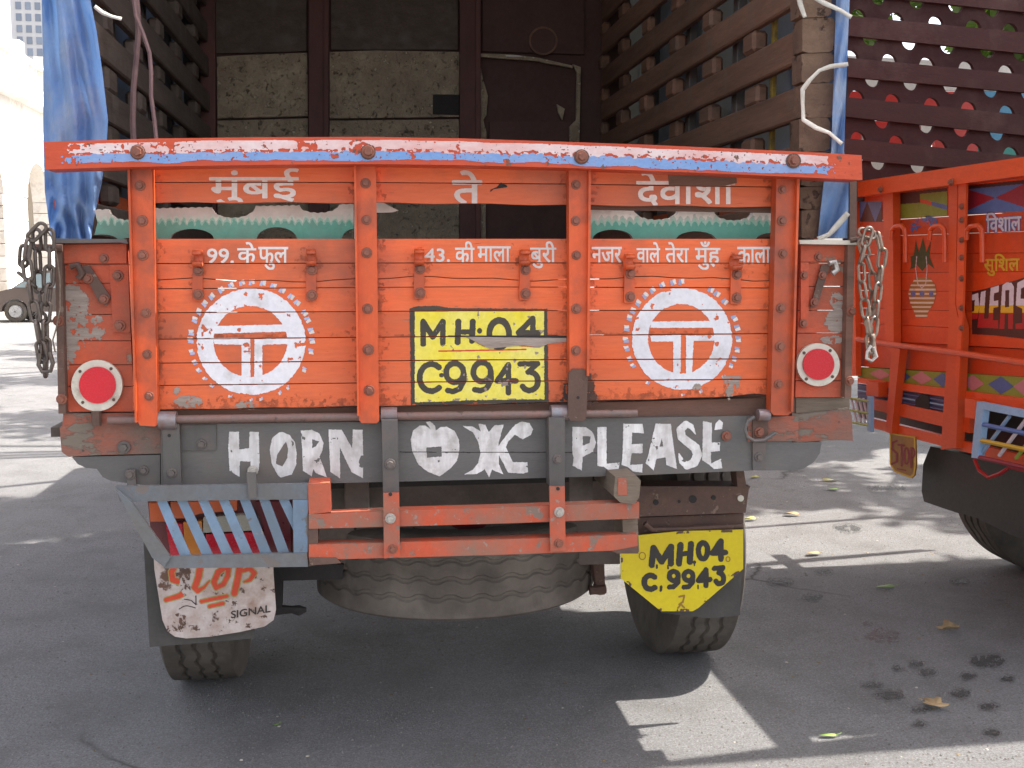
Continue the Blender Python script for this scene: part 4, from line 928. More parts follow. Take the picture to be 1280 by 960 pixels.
dec = (zt([(605, 595), (625, 590), (620, 615), (605, 625)], 6)) | (cv.arc(803, 695, 4, 4.5, 0, 360, 1.2)) | (cv.arc(910, 699, 2.5, 3, 0, 360, 1.2)) | zt([(600, 640), (612, 625), (625, 638)], 6)
cv.emit(dec & ~tx, 'faded_ornament', M['p_gold'], npl, py_(NPY - .001))
edge = cv.poly(pl_pts) & ~(cv.poly([(794, 674), (851, 667), (926, 665), (926, 709), (871, 757.5), (865, 761), (827, 761), (779, 721), (779, 694), (794, 692)], .5))
cv.emit(edge & (cv.noise(9, 3) > .64) & ~tx, 'chipped_edge', M['rust'], npl, py_(NPY - .001))

# ---- cargo body: side walls of slats, front wall
px0 = onY(1003, 44.5, 3.27); dz = .195
zs = [float(px0[2]) + dz * k for k in range(-6, 6)]
zs = [z for z in zs if 1.2 < z < 3.3]
def sidewall(X, sgn, mat, y0=3.27):
    for z in zs:
        z += random.uniform(-.006, .006)
        box('slat', (min(X, X + sgn * .035), y0, z - .055), (max(X, X + sgn * .035), YF - .01, z + .055), mat, T1, .006)
    for j in range(6):
        y = 3.86 + j * .50
        for z in zs:
            zz = z + dz / 2; h = random.uniform(.036, .043); d0 = random.uniform(-.002, .014)
            lo = (min(X + sgn * d0, X + sgn * .06), y - .05 - random.random() * .02, zz - h); hi = (max(X + sgn * d0, X + sgn * .06), y + .05 + random.random() * .03, zz + h)
            box('spacer_block', lo, hi, mat, T1, .012)
    for j in range(5):
        y = 3.55 + j * .62
        box('wall_stanchion', (min(X + sgn * .062, X + sgn * .10), y - .03, 1.14), (max(X + sgn * .062, X + sgn * .10), y + .03, 3.32), M['greymetal'], T1, .004)
for k in range(5):
    for X_ in (WX0 - .07, WX1 + .07): box('light_block_board', (X_ - .012, 3.36, 1.13 + k * .15), (X_ + .012, YF + .1, 1.13 + k * .15 + .147), M['orange'], T1, .002)  # unseen boards added low on both sides, keeping light out of the tailgate gaps
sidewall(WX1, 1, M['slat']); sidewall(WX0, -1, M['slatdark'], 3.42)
for y in (3.72,):
    box('yellow_stay', (WX1 + .04, y - .012, 1.14), (WX1 + .055, y + .012, 3.3), surf('faded_yellow_stay', (.40, .28, .03), (.12, .08, .03), 25, (1, 1, 1), .6, .3, .002), T1, .001)
# stacked timber ends at the tail of the right wall
for (y0, y1, xa, xb) in [(-40, 22, 1000, 1040), (22.5, 66, 1003, 1044), (66.5, 104, 1002, 1043), (104.5, 147.5, 1003.5, 1044.5), (148, 190, 999, 1038), (190.5, 233, 1002, 1043), (233.5, 262, 1000, 1036), (262.5, 299, 1002, 1030)]:
    pts = [(xa, y0 + 1), (xa + 10, y0), (xb - 4, y0 - 1), (xb, y0 + 5), (xb - 1, y1 - 5), (xb - 7, y1 - 1), (xa + 8, y1), (xa, y1 - 2)]
    slab('timber_end', pts, D + .06 + random.uniform(0, .012), .075, M['endgrain'], T1, .008)
# front wall
FY = YF
def fw(name, pts, dy, th, mat, r=.003): return slab(name, pts, FY + dy, th, mat, T1, r)
fw('front_sheet', [(230, -80), (800, -80), (800, 330), (230, 330)], .06, .04, M['frontdark'])
fw('upper_board', [(262, -60), (383, -60), (383, 64), (262, 67)], .03, .02, M['slatdark'])
fw('upper_board', [(414, -60), (572, -60), (572, 62), (414, 62)], .03, .02, M['slatdark'])
fw('upper_board', [(603, -60), (730, -60), (730, 68), (603, 64)], .03, .02, M['frontdark'])
def panel(pts): return fw('sacking_panel', pts, .02, .03, M['insul'], .006)
panel([(271, 71), (300, 69), (384, 66), (385, 145), (272, 148)])
panel([(272, 151), (385, 148), (386, 320), (272, 320)])
panel([(412, 65), (470, 63), (574, 65), (574, 118), (541, 118), (541, 143), (574, 144), (574, 146), (412, 148)])
panel([(412, 151), (574, 149), (574, 320), (412, 320)])
fw('black_opening', [(541, 118.6), (574, 118.6), (574, 143), (541, 142.5)], .018, .005, M['black'], 0)
slab('torn_edge', [(598, 70), (604, 100), (610, 120), (608, 144), (604, 150), (608, 165), (607, 300), (598, 300)], FY + .01, .02, M['insul'], T1, .004)
slab('torn_edge', [(716, 80), (721, 90), (720, 150), (712, 158), (712, 300), (722, 300), (726, 84)], FY + .01, .02, M['insul'], T1, .004)
slab('torn_edge', [(600, 67), (640, 68), (672, 72), (690, 76), (716, 82), (716, 85), (688, 80), (670, 76), (600, 71)], FY + .01, .02, M['insul'], T1, .002)
slab('torn_edge', [(696, 130), (706, 136), (703, 150), (698, 141)], FY + .01, .02, M['insul'], T1, .002)
fw('lower_board', [(612, 152), (714, 152), (714, 176), (612, 176)], .025, .02, M['frontdark'])
disc('round_patch', 679, 51, 18, FY + .012, .02, M['frontdark'], T1, 28, .004)
disc('round_patch_ring', 679, 51, 18, FY + .008, .004, M['slat'], T1, 36, 0, 15.5)
for a, b in ((386, 411), (575, 601)):
    slab('front_post', [(a, -80), (b, -80), (b, 330), (a, 330)], FY - .03, .06, M['frontpost'], T1, .004)
    slab('post_flange', [(b - 6, -80), (b - 1, -80), (b - 1, 330), (b - 6, 330)], FY - .05, .018, M['frontpost'], T1, .002)
slab('front_post', [(250, -80), (268, -80), (270, 330), (252, 330)], FY - .03, .06, M['frontpost'], T1, .004)
slab('chink', [(632, 68.6), (645, 69.2), (655, 70.6), (645, 71.4), (633, 70.6)], FY + .0, .006, M['boltlight'], T1, 0)
# cab ahead of the body
cabm = M['orange_post']
box('cab', (WX0 + .05, 6.75, .85), (WX1 - .05, 8.9, 2.65), cabm, T1, .12)
box('cab_rear_window', (WX0 + .5, 6.738, 1.8), (WX1 - .5, 6.76, 2.3), M['black'], T1, .002)
box('front_bumper', (WX0, 9.0, .5), (WX1, 9.15, .75), M['greymetal'], T1, .02)

# ---- tarpaulin over the body
TP = thing('tarpaulin', 'blue tarpaulin covering the cargo body, hanging down beside the tailgate', 'tarpaulin', (.345, 4.7, 3.4))
def sheet(name, f, nu, nv, mat, parent, th=.003):
    bm = bmesh.new(); g = [[bm.verts.new(f(i / nu, j / nv)) for i in range(nu + 1)] for j in range(nv + 1)]
    for j in range(nv):
        for i in range(nu): bm.faces.new((g[j][i], g[j][i + 1], g[j + 1][i + 1], g[j + 1][i]))
    me = bpy.data.meshes.new(name); bm.to_mesh(me); bm.free(); me.materials.append(mat)
    for p in me.polygons: p.use_smooth = True
    return link(name, me, parent)
def cover(u, v):
    # u runs left wall bottom - roof - right wall bottom; v towards the cab
    xl, xr, zb, zt_ = WX0 - .125, WX1 + .125, 1.78, 3.36
    L1 = zt_ - zb; W_ = xr - xl; T_ = 2 * L1 + W_; s = u * T_
    y0_ = 3.66 - .35 * min(1, u * 1.6); y = y0_ + v * (YF + .12 - y0_)
    wob = .012 * math.sin(y * 7 + s * 3) + .008 * math.sin(s * 11 + y * 2)
    if s < L1: return (xl - abs(wob), y, zb + s)
    if s < L1 + W_:
        k = (s - L1) / W_; return (xl + k * W_, y, zt_ + .12 * math.sin(math.pi * k) + wob)
    return (xr + abs(wob) * .6, y, zt_ - (s - L1 - W_))
sheet('cover_sheet', cover, 140, 60, M['cover'], TP)
LE = ([-120, 0, 90, 178, 240, 270, 300], [50, 52, 54, 54, 56, 60, 64]); RE = ([-120, 0, 40, 90, 150, 185, 230, 270, 300], [108, 113, 121, 128, 135, 133, 127, 118, 114])
def flapL(u, v):
    py = -100 + v * 400; xa = np.interp(py, *LE); xb = np.interp(py, *RE)
    d = .035 * math.sin(u * 9 + v * 2.0) * (.6 + .4 * math.sin(v * 5)) + .018 * math.sin(u * 21 - v * 9) + .012 * math.sin(v * 23 + u * 7)
    low = max(0, (py - 215) / 85)
    d += .025 * low * math.sin(v * 60 + 8 * math.sin(u * 4)) + .012 * low * math.sin(v * 110 - u * 15)
    k = 3.29 + d * .7 + .06 * (1 - u)
    return tuple(onY(xa + u * (xb - xa), py, k))
sheet('hanging_flap', flapL, 60, 160, M['tarp'], TP)
def flapR(u, v):
    py = -100 + v * 398; xa = np.interp(py, [-100, 0, 100, 190, 225, 260, 300], [1050, 1045, 1042, 1039, 1030, 1026, 1022]); xb = np.interp(py, [-100, 0, 100, 190, 225, 300], [1064, 1062, 1058, 1055, 1061, 1060])
    return tuple(onY(xa + u * (xb - xa), py, 3.235 + .015 * math.sin(u * 5 + v * 7) + .008 * math.sin(v * 31 + u * 9)))
sheet('hanging_flap', flapR, 20, 120, M['tarp'], TP)
# ties
def ribbon(name, pts, Y, wpx, mat, label, cat, group=None, tw=.006):
    P_ = [np.array(p, float) for p in pts]; Q = []
    for a, b in zip(P_, P_[1:]):
        for k in range(6): Q.append(a + (b - a) * k / 6)
    Q.append(P_[-1]); bm = bmesh.new(); prev = None
    for i, q in enumerate(Q):
        t = Q[min(i + 1, len(Q) - 1)] - Q[max(i - 1, 0)]; t /= np.linalg.norm(t) + 1e-9; n = np.array([-t[1], t[0]])
        w_ = wpx * (.9 + .14 * math.sin(i * .35))
        y = Y + tw * math.sin(i * .25)
        pr = [bm.verts.new(onY(*(q + n * w_ / 2), y)), bm.verts.new(onY(*(q - n * w_ / 2), y + .004))]
        if prev: bm.faces.new((prev[0], prev[1], pr[1], pr[0]))
        prev = pr
    me = fin(bm, name, mat, True); o = link(name, me); md = o.modifiers.new('s', 'SOLIDIFY'); md.thickness = .002
    tag(o, label, cat, group); return o
G_ = 'white ties lashing the tarpaulin edge'
ribbon('tie_strap', [(996, -20), (1000, 5), (1006, 22)], 3.22, 6, M['rope'], 'short white tie hanging at the top beside the timber ends', 'strap', G_)
ribbon('tie_strap', [(1010, -8), (1030, 4), (1052, 14), (1064, 22)], 3.20, 6, M['rope'], 'upper white tie slanting across the blue tarpaulin strip', 'strap', G_)
ribbon('tie_strap', [(1060, 80), (1038, 83), (1024, 88), (1012, 100), (1003, 112), (1003, 130), (1004, 150), (1020, 160), (1036, 166), (1052, 180)], 3.20, 5.5, M['rope'], 'long white tie looped round the stacked timber ends', 'strap', G_)
ribbon('tie_strap', [(1060, 266), (1046, 282), (1036, 293), (1022, 299)], 3.20, 7, M['rope'], 'white tie below the painted rail beside the corner panel', 'strap', G_)
def rope(name, pts, Y, r, mat, label):
    o = tube(name, pxpath(pts, Y), r, mat, None, 6); tag(o, label, 'rope'); return o
rope('rope', [(168, -30), (172, 14), (173, 40), (171, 70), (167, 110), (166, 150), (168, 200)], 3.7, .010, M['pinkrope'], 'thick faded pink rope hanging inside the body by the left wall')
rope('rope', [(164, -30), (170, 20), (180, 45), (187, 66), (189, 90), (189, 120), (193, 150), (198, 200)], 3.66, .007, M['pinkrope'], 'thin bent pink rope hanging right of the thick one')
rope('twine', [(58, 288), (66, 298), (71, 320), (75, 350), (75, 385), (70, 412), (66, 425), (69, 440)], 3.10, .0022, M['board'], 'thin pale twine dangling beside the left chain')
ribbon('tie_strap', [(118, 8), (128, 16), (140, 21), (152, 24)], 3.30, 5, M['rope'], 'grey white strap end poking out past the blue flap', 'strap', G_)

# ---- chains
def link_mesh(mat):
    L, Wd, r = .020, .012, .0052; pts = []
    for k in range(9):
        a = math.pi * k / 8; pts.append((Wd * math.cos(a), 0, L / 1.0 * .9 + Wd * math.sin(a)))
    for k in range(9):
        a = math.pi + math.pi * k / 8; pts.append((Wd * math.cos(a), 0, -L * .9 + Wd * math.sin(a)))
    return fin(tube_bm(pts, r, 7, True), 'chain_link', mat, True)
def chain(label, strands, Y, mat, seed):
    rr = random.Random(seed); me = link_mesh(mat)
    root = thing('chain', label, 'chain', onY(*strands[0][0][0], Y), 'chains hanging from the body corners')
    for pts, yo in strands:
        P3 = [Vector(onY(a, b, Y + yo)) for a, b in pts]
        seg = [(P3[i + 1] - P3[i]).length for i in range(len(P3) - 1)]; tot = sum(seg); pitch = .050; n = max(1, int(tot / pitch))
        for k in range(n + 1):
            s = min(tot - 1e-6, k * tot / n); i = 0
            while s > seg[i]: s -= seg[i]; i += 1
            p = P3[i].lerp(P3[i + 1], s / seg[i]); t = (P3[i + 1] - P3[i]).normalized()
            q = t.to_track_quat('Z', 'Y').to_matrix().to_4x4() @ Matrix.Rotation((0 if k % 2 else R_(90)) + rr.uniform(-.35, .35), 4, 'Z')
            link('chain_link', me, root, p, q.to_euler())
    return root
CL = chain('dark rusty chain bunched at the left corner of the tailgate', [([(46, 290), (36, 300), (33, 325), (38, 365), (46, 405), (52, 440)], 0), ([(62, 300), (62, 330), (60, 365), (56, 400), (57, 440), (57, 458)], .01), ([(30, 320), (28, 345), (34, 350)], .02), ([(46, 300), (48, 340), (50, 380), (55, 430)], .03)], 3.08, M['chain'], 1)
CR = chain('pale steel chain with open hook hanging at the right corner', [([(1084, 296), (1076, 325), (1078, 360), (1083, 395), (1088, 430)], 0), ([(1084, 292), (1098, 296), (1103, 320), (1098, 360), (1094, 395), (1090, 430)], .01), ([(1080, 310), (1090, 340), (1092, 365), (1086, 400), (1088, 440)], .03)], 3.12, M['chainlight'], 2)
tube('chain_hook', pxpath([(1089, 432), (1084, 440), (1083, 448), (1090, 451), (1096, 446), (1092, 434)], 3.11), .005, M['boltlight'], CR, 7)
tube('chain_hook', pxpath([(50, 442), (48, 456), (53, 465), (63, 464), (66, 454), (62, 440)], 3.07), .006, M['chain'], CL, 7)
tube('chain_peg', pxpath([(42, 309), (78, 310)], 3.16), .010, M['rust'], T1)
tube('chain_peg', pxpath([(1062, 301), (1092, 296)], 3.17), .009, M['rust'], T1)
slab('stake_post', [(1062, 222), (1071, 222), (1071, 300), (1062, 300)], D + .03, .05, M['rust'], T1, .002)

# ================================================================== TRUCK 2
X2 = 2.66
T2 = thing('cargo_truck', 'second orange cargo truck with yellow STOP plate, parked beyond the right corner', 'truck', (5.0, 4.1, 0))
def sx(name, pts, X, th, mat, parent=T2, r=.002): return slabP(name, pts, (X, 0, 0), (1, 0, 0), th, mat, parent, r)
def L2(yl, yr): return lambda x: yl + (yr - yl) * (x - 1075) / 205.
def s2(name, a, b, x0=1072, x1=1402, X=X2, th=.03, mat=M['o2'], r=.002): return sx(name, [(x0, a(x0)), (x1, a(x1)), (x1, b(x1)), (x0, b(x0))], X, th, mat, T2, r)
s2('top_rail', L2(226.5, 196), L2(245.5, 219.5), X=X2 - .07, th=.10, mat=M['o2rail'], r=.006)
s2('upper_plank', L2(243, 222), L2(276.5, 264), mat=M['o2'])
rows2 = [(277, 264.6), (296, 289), (318, 316), (341, 339.5), (363, 365), (385, 391), (404, 414), (425, 436)]
for (a0, b0), (a1, b1) in zip(rows2, rows2[1:]): s2('plank', L2(a0 + .3, b0 + .3), L2(a1 - .2, b1 - .2))
box('gap_light_block', (X2 + .045, 3.34, 1.15), (X2 + .06, 5.22, 1.75), M['p_dark'], T2, 0)  # dark sheet added behind the planks to stop light showing through their gaps
s2('sill_plank', L2(425, 437), L2(458, 471), X=X2 + .015)
s2('lime_band', L2(459, 471.5), L2(472, 497), X=X2 + .005, mat=M['p_band'])
s2('lower_rail', L2(472.5, 497.5), L2(479, 512), X=X2 - .01, mat=M['o2rail'])
s2('corrugated_band', L2(479.5, 513), L2(503, 540), x1=1206, X=X2 + .01, mat=M['p_corr'])
for k in range(4): s2('corrugation', L2(482 + k * 5.5, 517 + k * 6), L2(483.6 + k * 5.5, 519 + k * 6), x1=1206, X=X2 - .002, th=.012, mat=M['p_lblue'] if k % 2 else M['p_corr'], r=.001)
s2('lower_rail', L2(494, 537), L2(508, 558), x0=1086, x1=1212, X=X2 - .012, mat=M['o2rail'])
s2('lower_rail', L2(519, 570), L2(531, 584), x0=1086, x1=1300, X=X2 - .012, mat=M['o2rail'])
s2('inner_board', L2(500, 545), L2(522, 575), x1=1330, X=X2 + .12, mat=M['p_dark'])
def p2(pts, dx=.045, th=.04, name='post'): return sx(name, pts, X2 - dx, th, M['o2rail'], T2, .002)
p2([(1104, 240), (1116, 239), (1117, 432), (1125, 437), (1114, 542), (1107, 540), (1114, 440), (1106, 434)])
q = p2([(1186, 228), (1197, 227), (1194, 380), (1197, 395), (1201, 410), (1195, 560), (1176, 562), (1184, 440), (1186, 400)])
p2([(1198, 227), (1208, 225), (1203, 400), (1197, 500), (1194, 470), (1198, 395), (1195, 380)], .05, .01, 'post_flange')
p2([(1083, 476), (1098, 478), (1098, 496), (1083, 494)], .06, .05, 'bump_stop'); p2([(1206, 498), (1219, 500), (1218, 524), (1206, 521)], .06, .05, 'bump_stop')
p2([(1060, 245), (1068, 245), (1070, 470), (1062, 470)], .03, .03)
def tx2(pts, r, name, mat, X=X2 - .05, seg=8): return tube(name, [onX(a, b, X) for a, b in pts], r, mat, T2, seg)
tx2([(1072, 424), (1118, 431), (1190, 440), (1290, 455)], .014, 'rod', M['o2rail'])
for a in [(1114, 1131), (1162, 1180), (1208, 1227)]:
    x0, x1 = a; tx2([(x0, 300), (x0 + 1, 288), (x0 + 5, 283), (x1 - 4, 282), (x1, 287), (x1 + 1, 300), (x1 + 1, 328)], .011, 'loop_hook', M['o2rail'])
for y in (258, 275, 300, 322, 348, 385, 410): bm_ = link('bolt', BOLT, T2, onX(1202, y, X2 - .052), (0, 0, R_(-90)), (.9, .9, .9)); bm_['label'] = 'orange painted bolt'
for x, y in ((1189, 228), (1101, 237)): link('bolt', BOLT, T2, onX(x, y, X2 - .075), (0, 0, R_(-90)))
# painting on the second tailgate
P2 = px_(X2 - .0015)
cv = Cv(1118, 222, 1290, 280, .6)
top = L2(243, 222)(cv.X) + 3; bot = L2(276, 263.5)(cv.X); v = (cv.Y - top) / (bot - top); inb = (v > 0) & (v < 1) & ~((cv.X > 1184) & (cv.X < 1208))
u = (cv.X - 1118) / 84.; k = u % 1
za = np.abs(((u * 1.0) % 1) * 2 - 1)
cr = inb & (np.abs(v - .5) < .5 * za * .9) & (cv.X > 1208); gn = inb & (cv.X < 1186) & ((v - .5) * 2 > 1 - 2 * (1 - k) * .9) | inb & (cv.X < 1186) & ((.5 - v) * 2 > 1 - 1.6 * (k)) & (cv.X > 1140)
dk = inb & ((v < .12) | ((cv.X < 1186) & (v < .45) & (cv.X < 1150)))
cv.emit(cr & ~dk, 'band_painting', M['p_crimson'], T2, P2); cv.emit(gn & ~cr & ~dk, 'band_painting', M['p_green'], T2, P2)
cv.emit(inb & ~gn & ~cr & ~dk & ((cv.X > 1208) | (k > .55)), 'band_painting', M['p_blue'], T2, P2); cv.emit(dk, 'band_painting', M['p_dark'], T2, P2)
cv = Cv(1074, 246, 1103, 284, .6); v = (cv.Y - 252) / 26
cv.emit((cv.Y > 252) & (cv.Y < 277) & (np.abs(((cv.X - 1074) / 20 % 1) * 2 - 1) > np.abs(v)), 'band_painting', M['p_blue'], T2, P2)
cv.emit((cv.Y > 252) & (cv.Y < 277) & ~(np.abs(((cv.X - 1074) / 20 % 1) * 2 - 1) > np.abs(v)), 'band_painting', M['p_dark'], T2, P2)
cv = Cv(1215, 255, 1295, 440, .4)
t1 = cv.text('िवशाल', (1233, 266, 1276, 291, -3), .7)
cv.emit(cv.fat(t1, .9) & ~t1, 'letter_shadow', M['p_blue'], T2, P2); cv.emit(t1, 'devanagari_lettering', M['p_white'], T2, P2)
t2 = cv.text('सुिशल', (1230, 318, 1274, 345, -1), .7)
cv.emit(t2, 'devanagari_lettering', M['p_yellow'], T2, P2)
# PLEASE in three bands of colour, drop shadow behind
base = L2(416, 420); m = cv.no()
Q = lambda pts: cv.poly([(1180 + a / 4.8, 240 + b / 4.8) for a, b in pts])
m |= Q([(145, 625), (205, 605), (212, 690), (200, 760), (165, 765), (160, 815), (125, 810)]) & ~Q([(168, 650), (185, 648), (180, 715), (162, 720)])
m |= Q([(222, 600), (250, 592), (240, 760), (268, 760), (268, 815), (200, 815)])
m |= Q([(280, 575), (330, 560), (328, 600), (300, 608), (298, 655), (325, 650), (325, 690), (296, 695), (294, 770), (325, 768), (325, 820), (262, 815)])
m |= Q([(350, 560), (375, 542), (405, 545), (420, 570), (412, 820), (385, 820), (385, 730), (365, 730), (362, 820), (332, 820)]) & ~Q([(368, 590), (392, 588), (390, 690), (366, 692)])
m |= Q([(440, 545), (500, 515), (500, 560), (462, 580), (460, 640), (500, 640), (500, 700), (500, 820), (430, 820), (430, 790), (470, 785), (470, 700), (430, 680)])
yy = (cv.Y - 240) * 4.8
cv.emit(m & (yy < 680), 'please_lettering', M['p_white'], T2, P2); cv.emit(m & (yy >= 680) & (yy < 725), 'please_lettering', M['p_yellow'], T2, P2); cv.emit(m & (yy >= 725), 'please_lettering', M['p_red'], T2, P2)
sh = Q([(100, 735), (150, 730), (160, 600), (250, 580), (430, 530), (520, 500), (520, 885), (300, 860), (120, 850)])
cv.emit(sh & ~m, 'letter_shadow', M['p_dark'], T2, P2)
# vase and garland
cv = Cv(1128, 268, 1182, 405, .4)
Zv = lambda pts: [(1030 + a / 3.84, 180 + b / 3.84) for a, b in pts]
vase = cv.poly(Zv([(440, 640), (415, 680), (405, 720), (415, 765), (435, 810), (440, 832), (495, 832), (500, 805), (525, 765), (540, 715), (530, 670), (505, 640)]))
leaf = cv.poly(Zv([(440, 460), (455, 520), (475, 450), (490, 520), (512, 465), (505, 540), (530, 600), (500, 575), (472, 610), (440, 575), (412, 605), (430, 540)])) | cv.poly(Zv([(415, 540), (450, 530), (440, 590), (420, 600)]))
garl = cv.stroke(Zv([(445, 540), (440, 600), (450, 670), (470, 692), (488, 670), (495, 600), (490, 540)]), 1.0)
bl = cv.poly(Zv([(410, 395), (450, 355), (500, 342), (545, 355), (542, 400), (495, 385), (455, 400), (425, 440)])) & (cv.noise(3, 2) > .42)
bands = (np.sin(cv.Y * 1.15) > .3) & vase
sq = cv.ell(1141.5, 367, 3, 4) | cv.ell(1152.5, 367, 3, 4) | cv.ell(1164, 367, 3, 4)
cv.emit(garl, 'vase_painting', M['p_white'], T2, P2); cv.emit(vase & ~bands & ~garl & ~sq, 'vase_painting', M['p_gold'], T2, P2)
cv.emit(bands & ~garl & ~sq, 'vase_painting', M['cream'], T2, P2); cv.emit(sq & vase & ~garl, 'vase_painting', M['p_blue'], T2, P2)
cv.emit(leaf & ~garl & ~vase, 'vase_painting', surf('sign_paint_deep_green', (.05, .09, .03)), T2, P2); cv.emit(bl, 'arc_lettering', M['p_blue'], T2, P2)
# diamonds on the lime band
cv = Cv(1076, 450, 1290, 505, .5)
cyl = (L2(459, 471.5)(cv.X) + L2(472, 497)(cv.X)) / 2; hh = (L2(472, 497)(cv.X) - L2(459, 471.5)(cv.X)) / 2
pk = cv.no(); bu = cv.no()
for x, w_, c in ((1100, 14, 0), (1127, 12, 1), (1152, 14, 0), (1178, 12, 1), (1216, 15, 0), (1251, 17, 1), (1282, 16, 0)):
    d = (np.abs(cv.X - x) / w_ + np.abs(cv.Y - cyl) / hh) < .95
    if c: bu |= d
    else: pk |= d
cv.emit(pk, 'diamond_painting', M['p_pink'], T2, px_(X2 + .0035)); cv.emit(bu & ~pk, 'diamond_painting', M['p_blue'], T2, px_(X2 + .0035))
sx('hexagon_hole', [(1144, 500), (1152, 492), (1161, 496), (1161, 512), (1152, 513), (1144, 508)], X2 - .006, .004, M['black'], T2, 0)
# light guards of painted bars
gd = sx('lamp_guard', [(1221, 502), (1330, 523), (1330, 532), (1229, 512), (1222, 573), (1214, 572)], X2 - .10, .03, M['p_lblue'], T2, .003)
for k, (a, b) in enumerate([((1226, 530), (1330, 552)), ((1224, 550), (1330, 572)), ((1222, 571), (1330, 596))]):
    tube('guard_bar', [onX(a[0], a[1], X2 - .09), onX(b[0], b[1], X2 - .09)], .010, (M['p_blue'], M['p_yellow'], M['p_crimson'])[k], gd, 6)
for k in range(5):
    x = 1228 + k * 21; tube('guard_bar', [onX(x, 566 + k * 3.5, X2 - .08), onX(x + 34, 520 + k * 4, X2 - .08)], .008, (M['p_lblue'], M['p_white'], M['p_band'], M['p_red'], M['p_lblue'])[k], gd, 6)
tube('wire', [onX(a, b, X2 - .06) for a, b in ((1218, 574), (1224, 588), (1236, 597), (1250, 592), (1262, 584), (1290, 590))], .008, M['p_red'], T2, 6)
g2 = sx('lamp_guard', [(1084, 495), (1088, 496), (1088, 540), (1084, 538)], X2 - .10, .02, M['p_lblue'], T2, .001)
for k in range(4): tube('guard_bar', [onX(1064 + k * 5, 498, X2 - .09), onX(1071 + k * 5, 528, X2 - .09)], .007, M['p_white'], g2, 6)
for y in (497, 512, 527): tube('guard_bar', [onX(1060, y, X2 - .095), onX(1087, y + 5, X2 - .095)], .007, M['p_band'], g2, 6)
# STOP plate
sp2 = sx('stop_plate', [(1112, 541), (1144, 546), (1145, 580), (1143, 594), (1139, 598), (1118, 590), (1112, 580)], X2 - .02, .008, M['p_gold'], T2, .002)
sp2['label'] = 'yellow plate lettered STOP'
cv = Cv(1108, 538, 1148, 600, .3)
yb = lambda x: 553 + (x - 1112) * .12
s_ = lambda p, wd=2.6: cv.stroke(p, wd)
m = s_([(1121, 551), (1116, 553), (1115, 561), (1121, 567), (1121, 577), (1115, 580)]) | s_([(1123, 556), (1130, 557)]) | s_([(1127, 556), (1127, 582)]) | cv.arc(1133, 570, 2.8, 10, 0, 360, 2.2) | s_([(1139, 584), (1139, 560)]) | cv.arc(1140.5, 566, 2.8, 6, -90, 90, 2.2)
m |= s_([(1122, 586), (1132, 588)], 1.6)
cv.emit(m, 'stop_lettering', M['p_crimson'], sp2, px_(X2 - .0215))
ring = cv.poly([(1112, 541), (1144, 546), (1145, 580), (1143, 594), (1139, 598), (1118, 590), (1112, 580)]) & ~cv.poly([(1114, 543), (1142, 547.5), (1143, 580), (1141, 592), (1138, 595), (1119, 588), (1114, 579)])
cv.emit(ring & ~m, 'plate_border', M['p_yellow'], sp2, px_(X2 - .0215))
# fender, wheel, chassis
fd = sx('mud_guard', [(1163, 558), (1200, 566), (1330, 600), (1330, 694), (1262, 668), (1222, 648), (1203, 642), (1196, 641), (1155, 627), (1152, 614), (1154, 580)], X2 + .06, .06, M['fender'], T2, .01)
wy = float(onX(1262, 640, X2 + .5)[1])
wheel('wheel', (0, 0, 0), M['rubber'], T2)  # placed below
w2 = bpy.data.objects['wheel.004']
rim2 = w2.children[0]
for o_ in (w2, rim2): pass
bpy.data.objects.remove(rim2); bpy.data.objects.remove(w2)
def wheelY(c, R=.5, W=.28):
    bm = tyre_bm(R, W, R * .54); bmesh.ops.rotate(bm, verts=bm.verts, cent=(0, 0, 0), matrix=Matrix.Rotation(R_(90), 3, 'Z'))
    ty = link('wheel', fin(bm, 'wheel', M['rubber'], True), T2, c)
    bm = bmesh.new(); bmesh.ops.create_cone(bm, cap_ends=True, segments=28, radius1=R * .54, radius2=R * .5, depth=.06, matrix=Matrix.Rotation(R_(90), 4, 'X'))
    link('rim', fin(bm, 'rim', M['chassis'], True), ty, c)
wheelY((3.62, 4.95, .5)); wheelY((3.62, 3.5, .5)); wheelY((7.3, 4.95, .5)); wheelY((7.3, 3.5, .5))
box('chassis_rail', (2.8, 4.5, .78), (8.6, 4.58, 1.0), M['chassis'], T2); box('chassis_rail', (2.8, 3.9, .78), (8.6, 3.98, 1.0), M['chassis'], T2)
box('floor_deck', (2.71, 3.30, 1.05), (6.3, 5.25, 1.14), M['floorwood'], T2, .005)
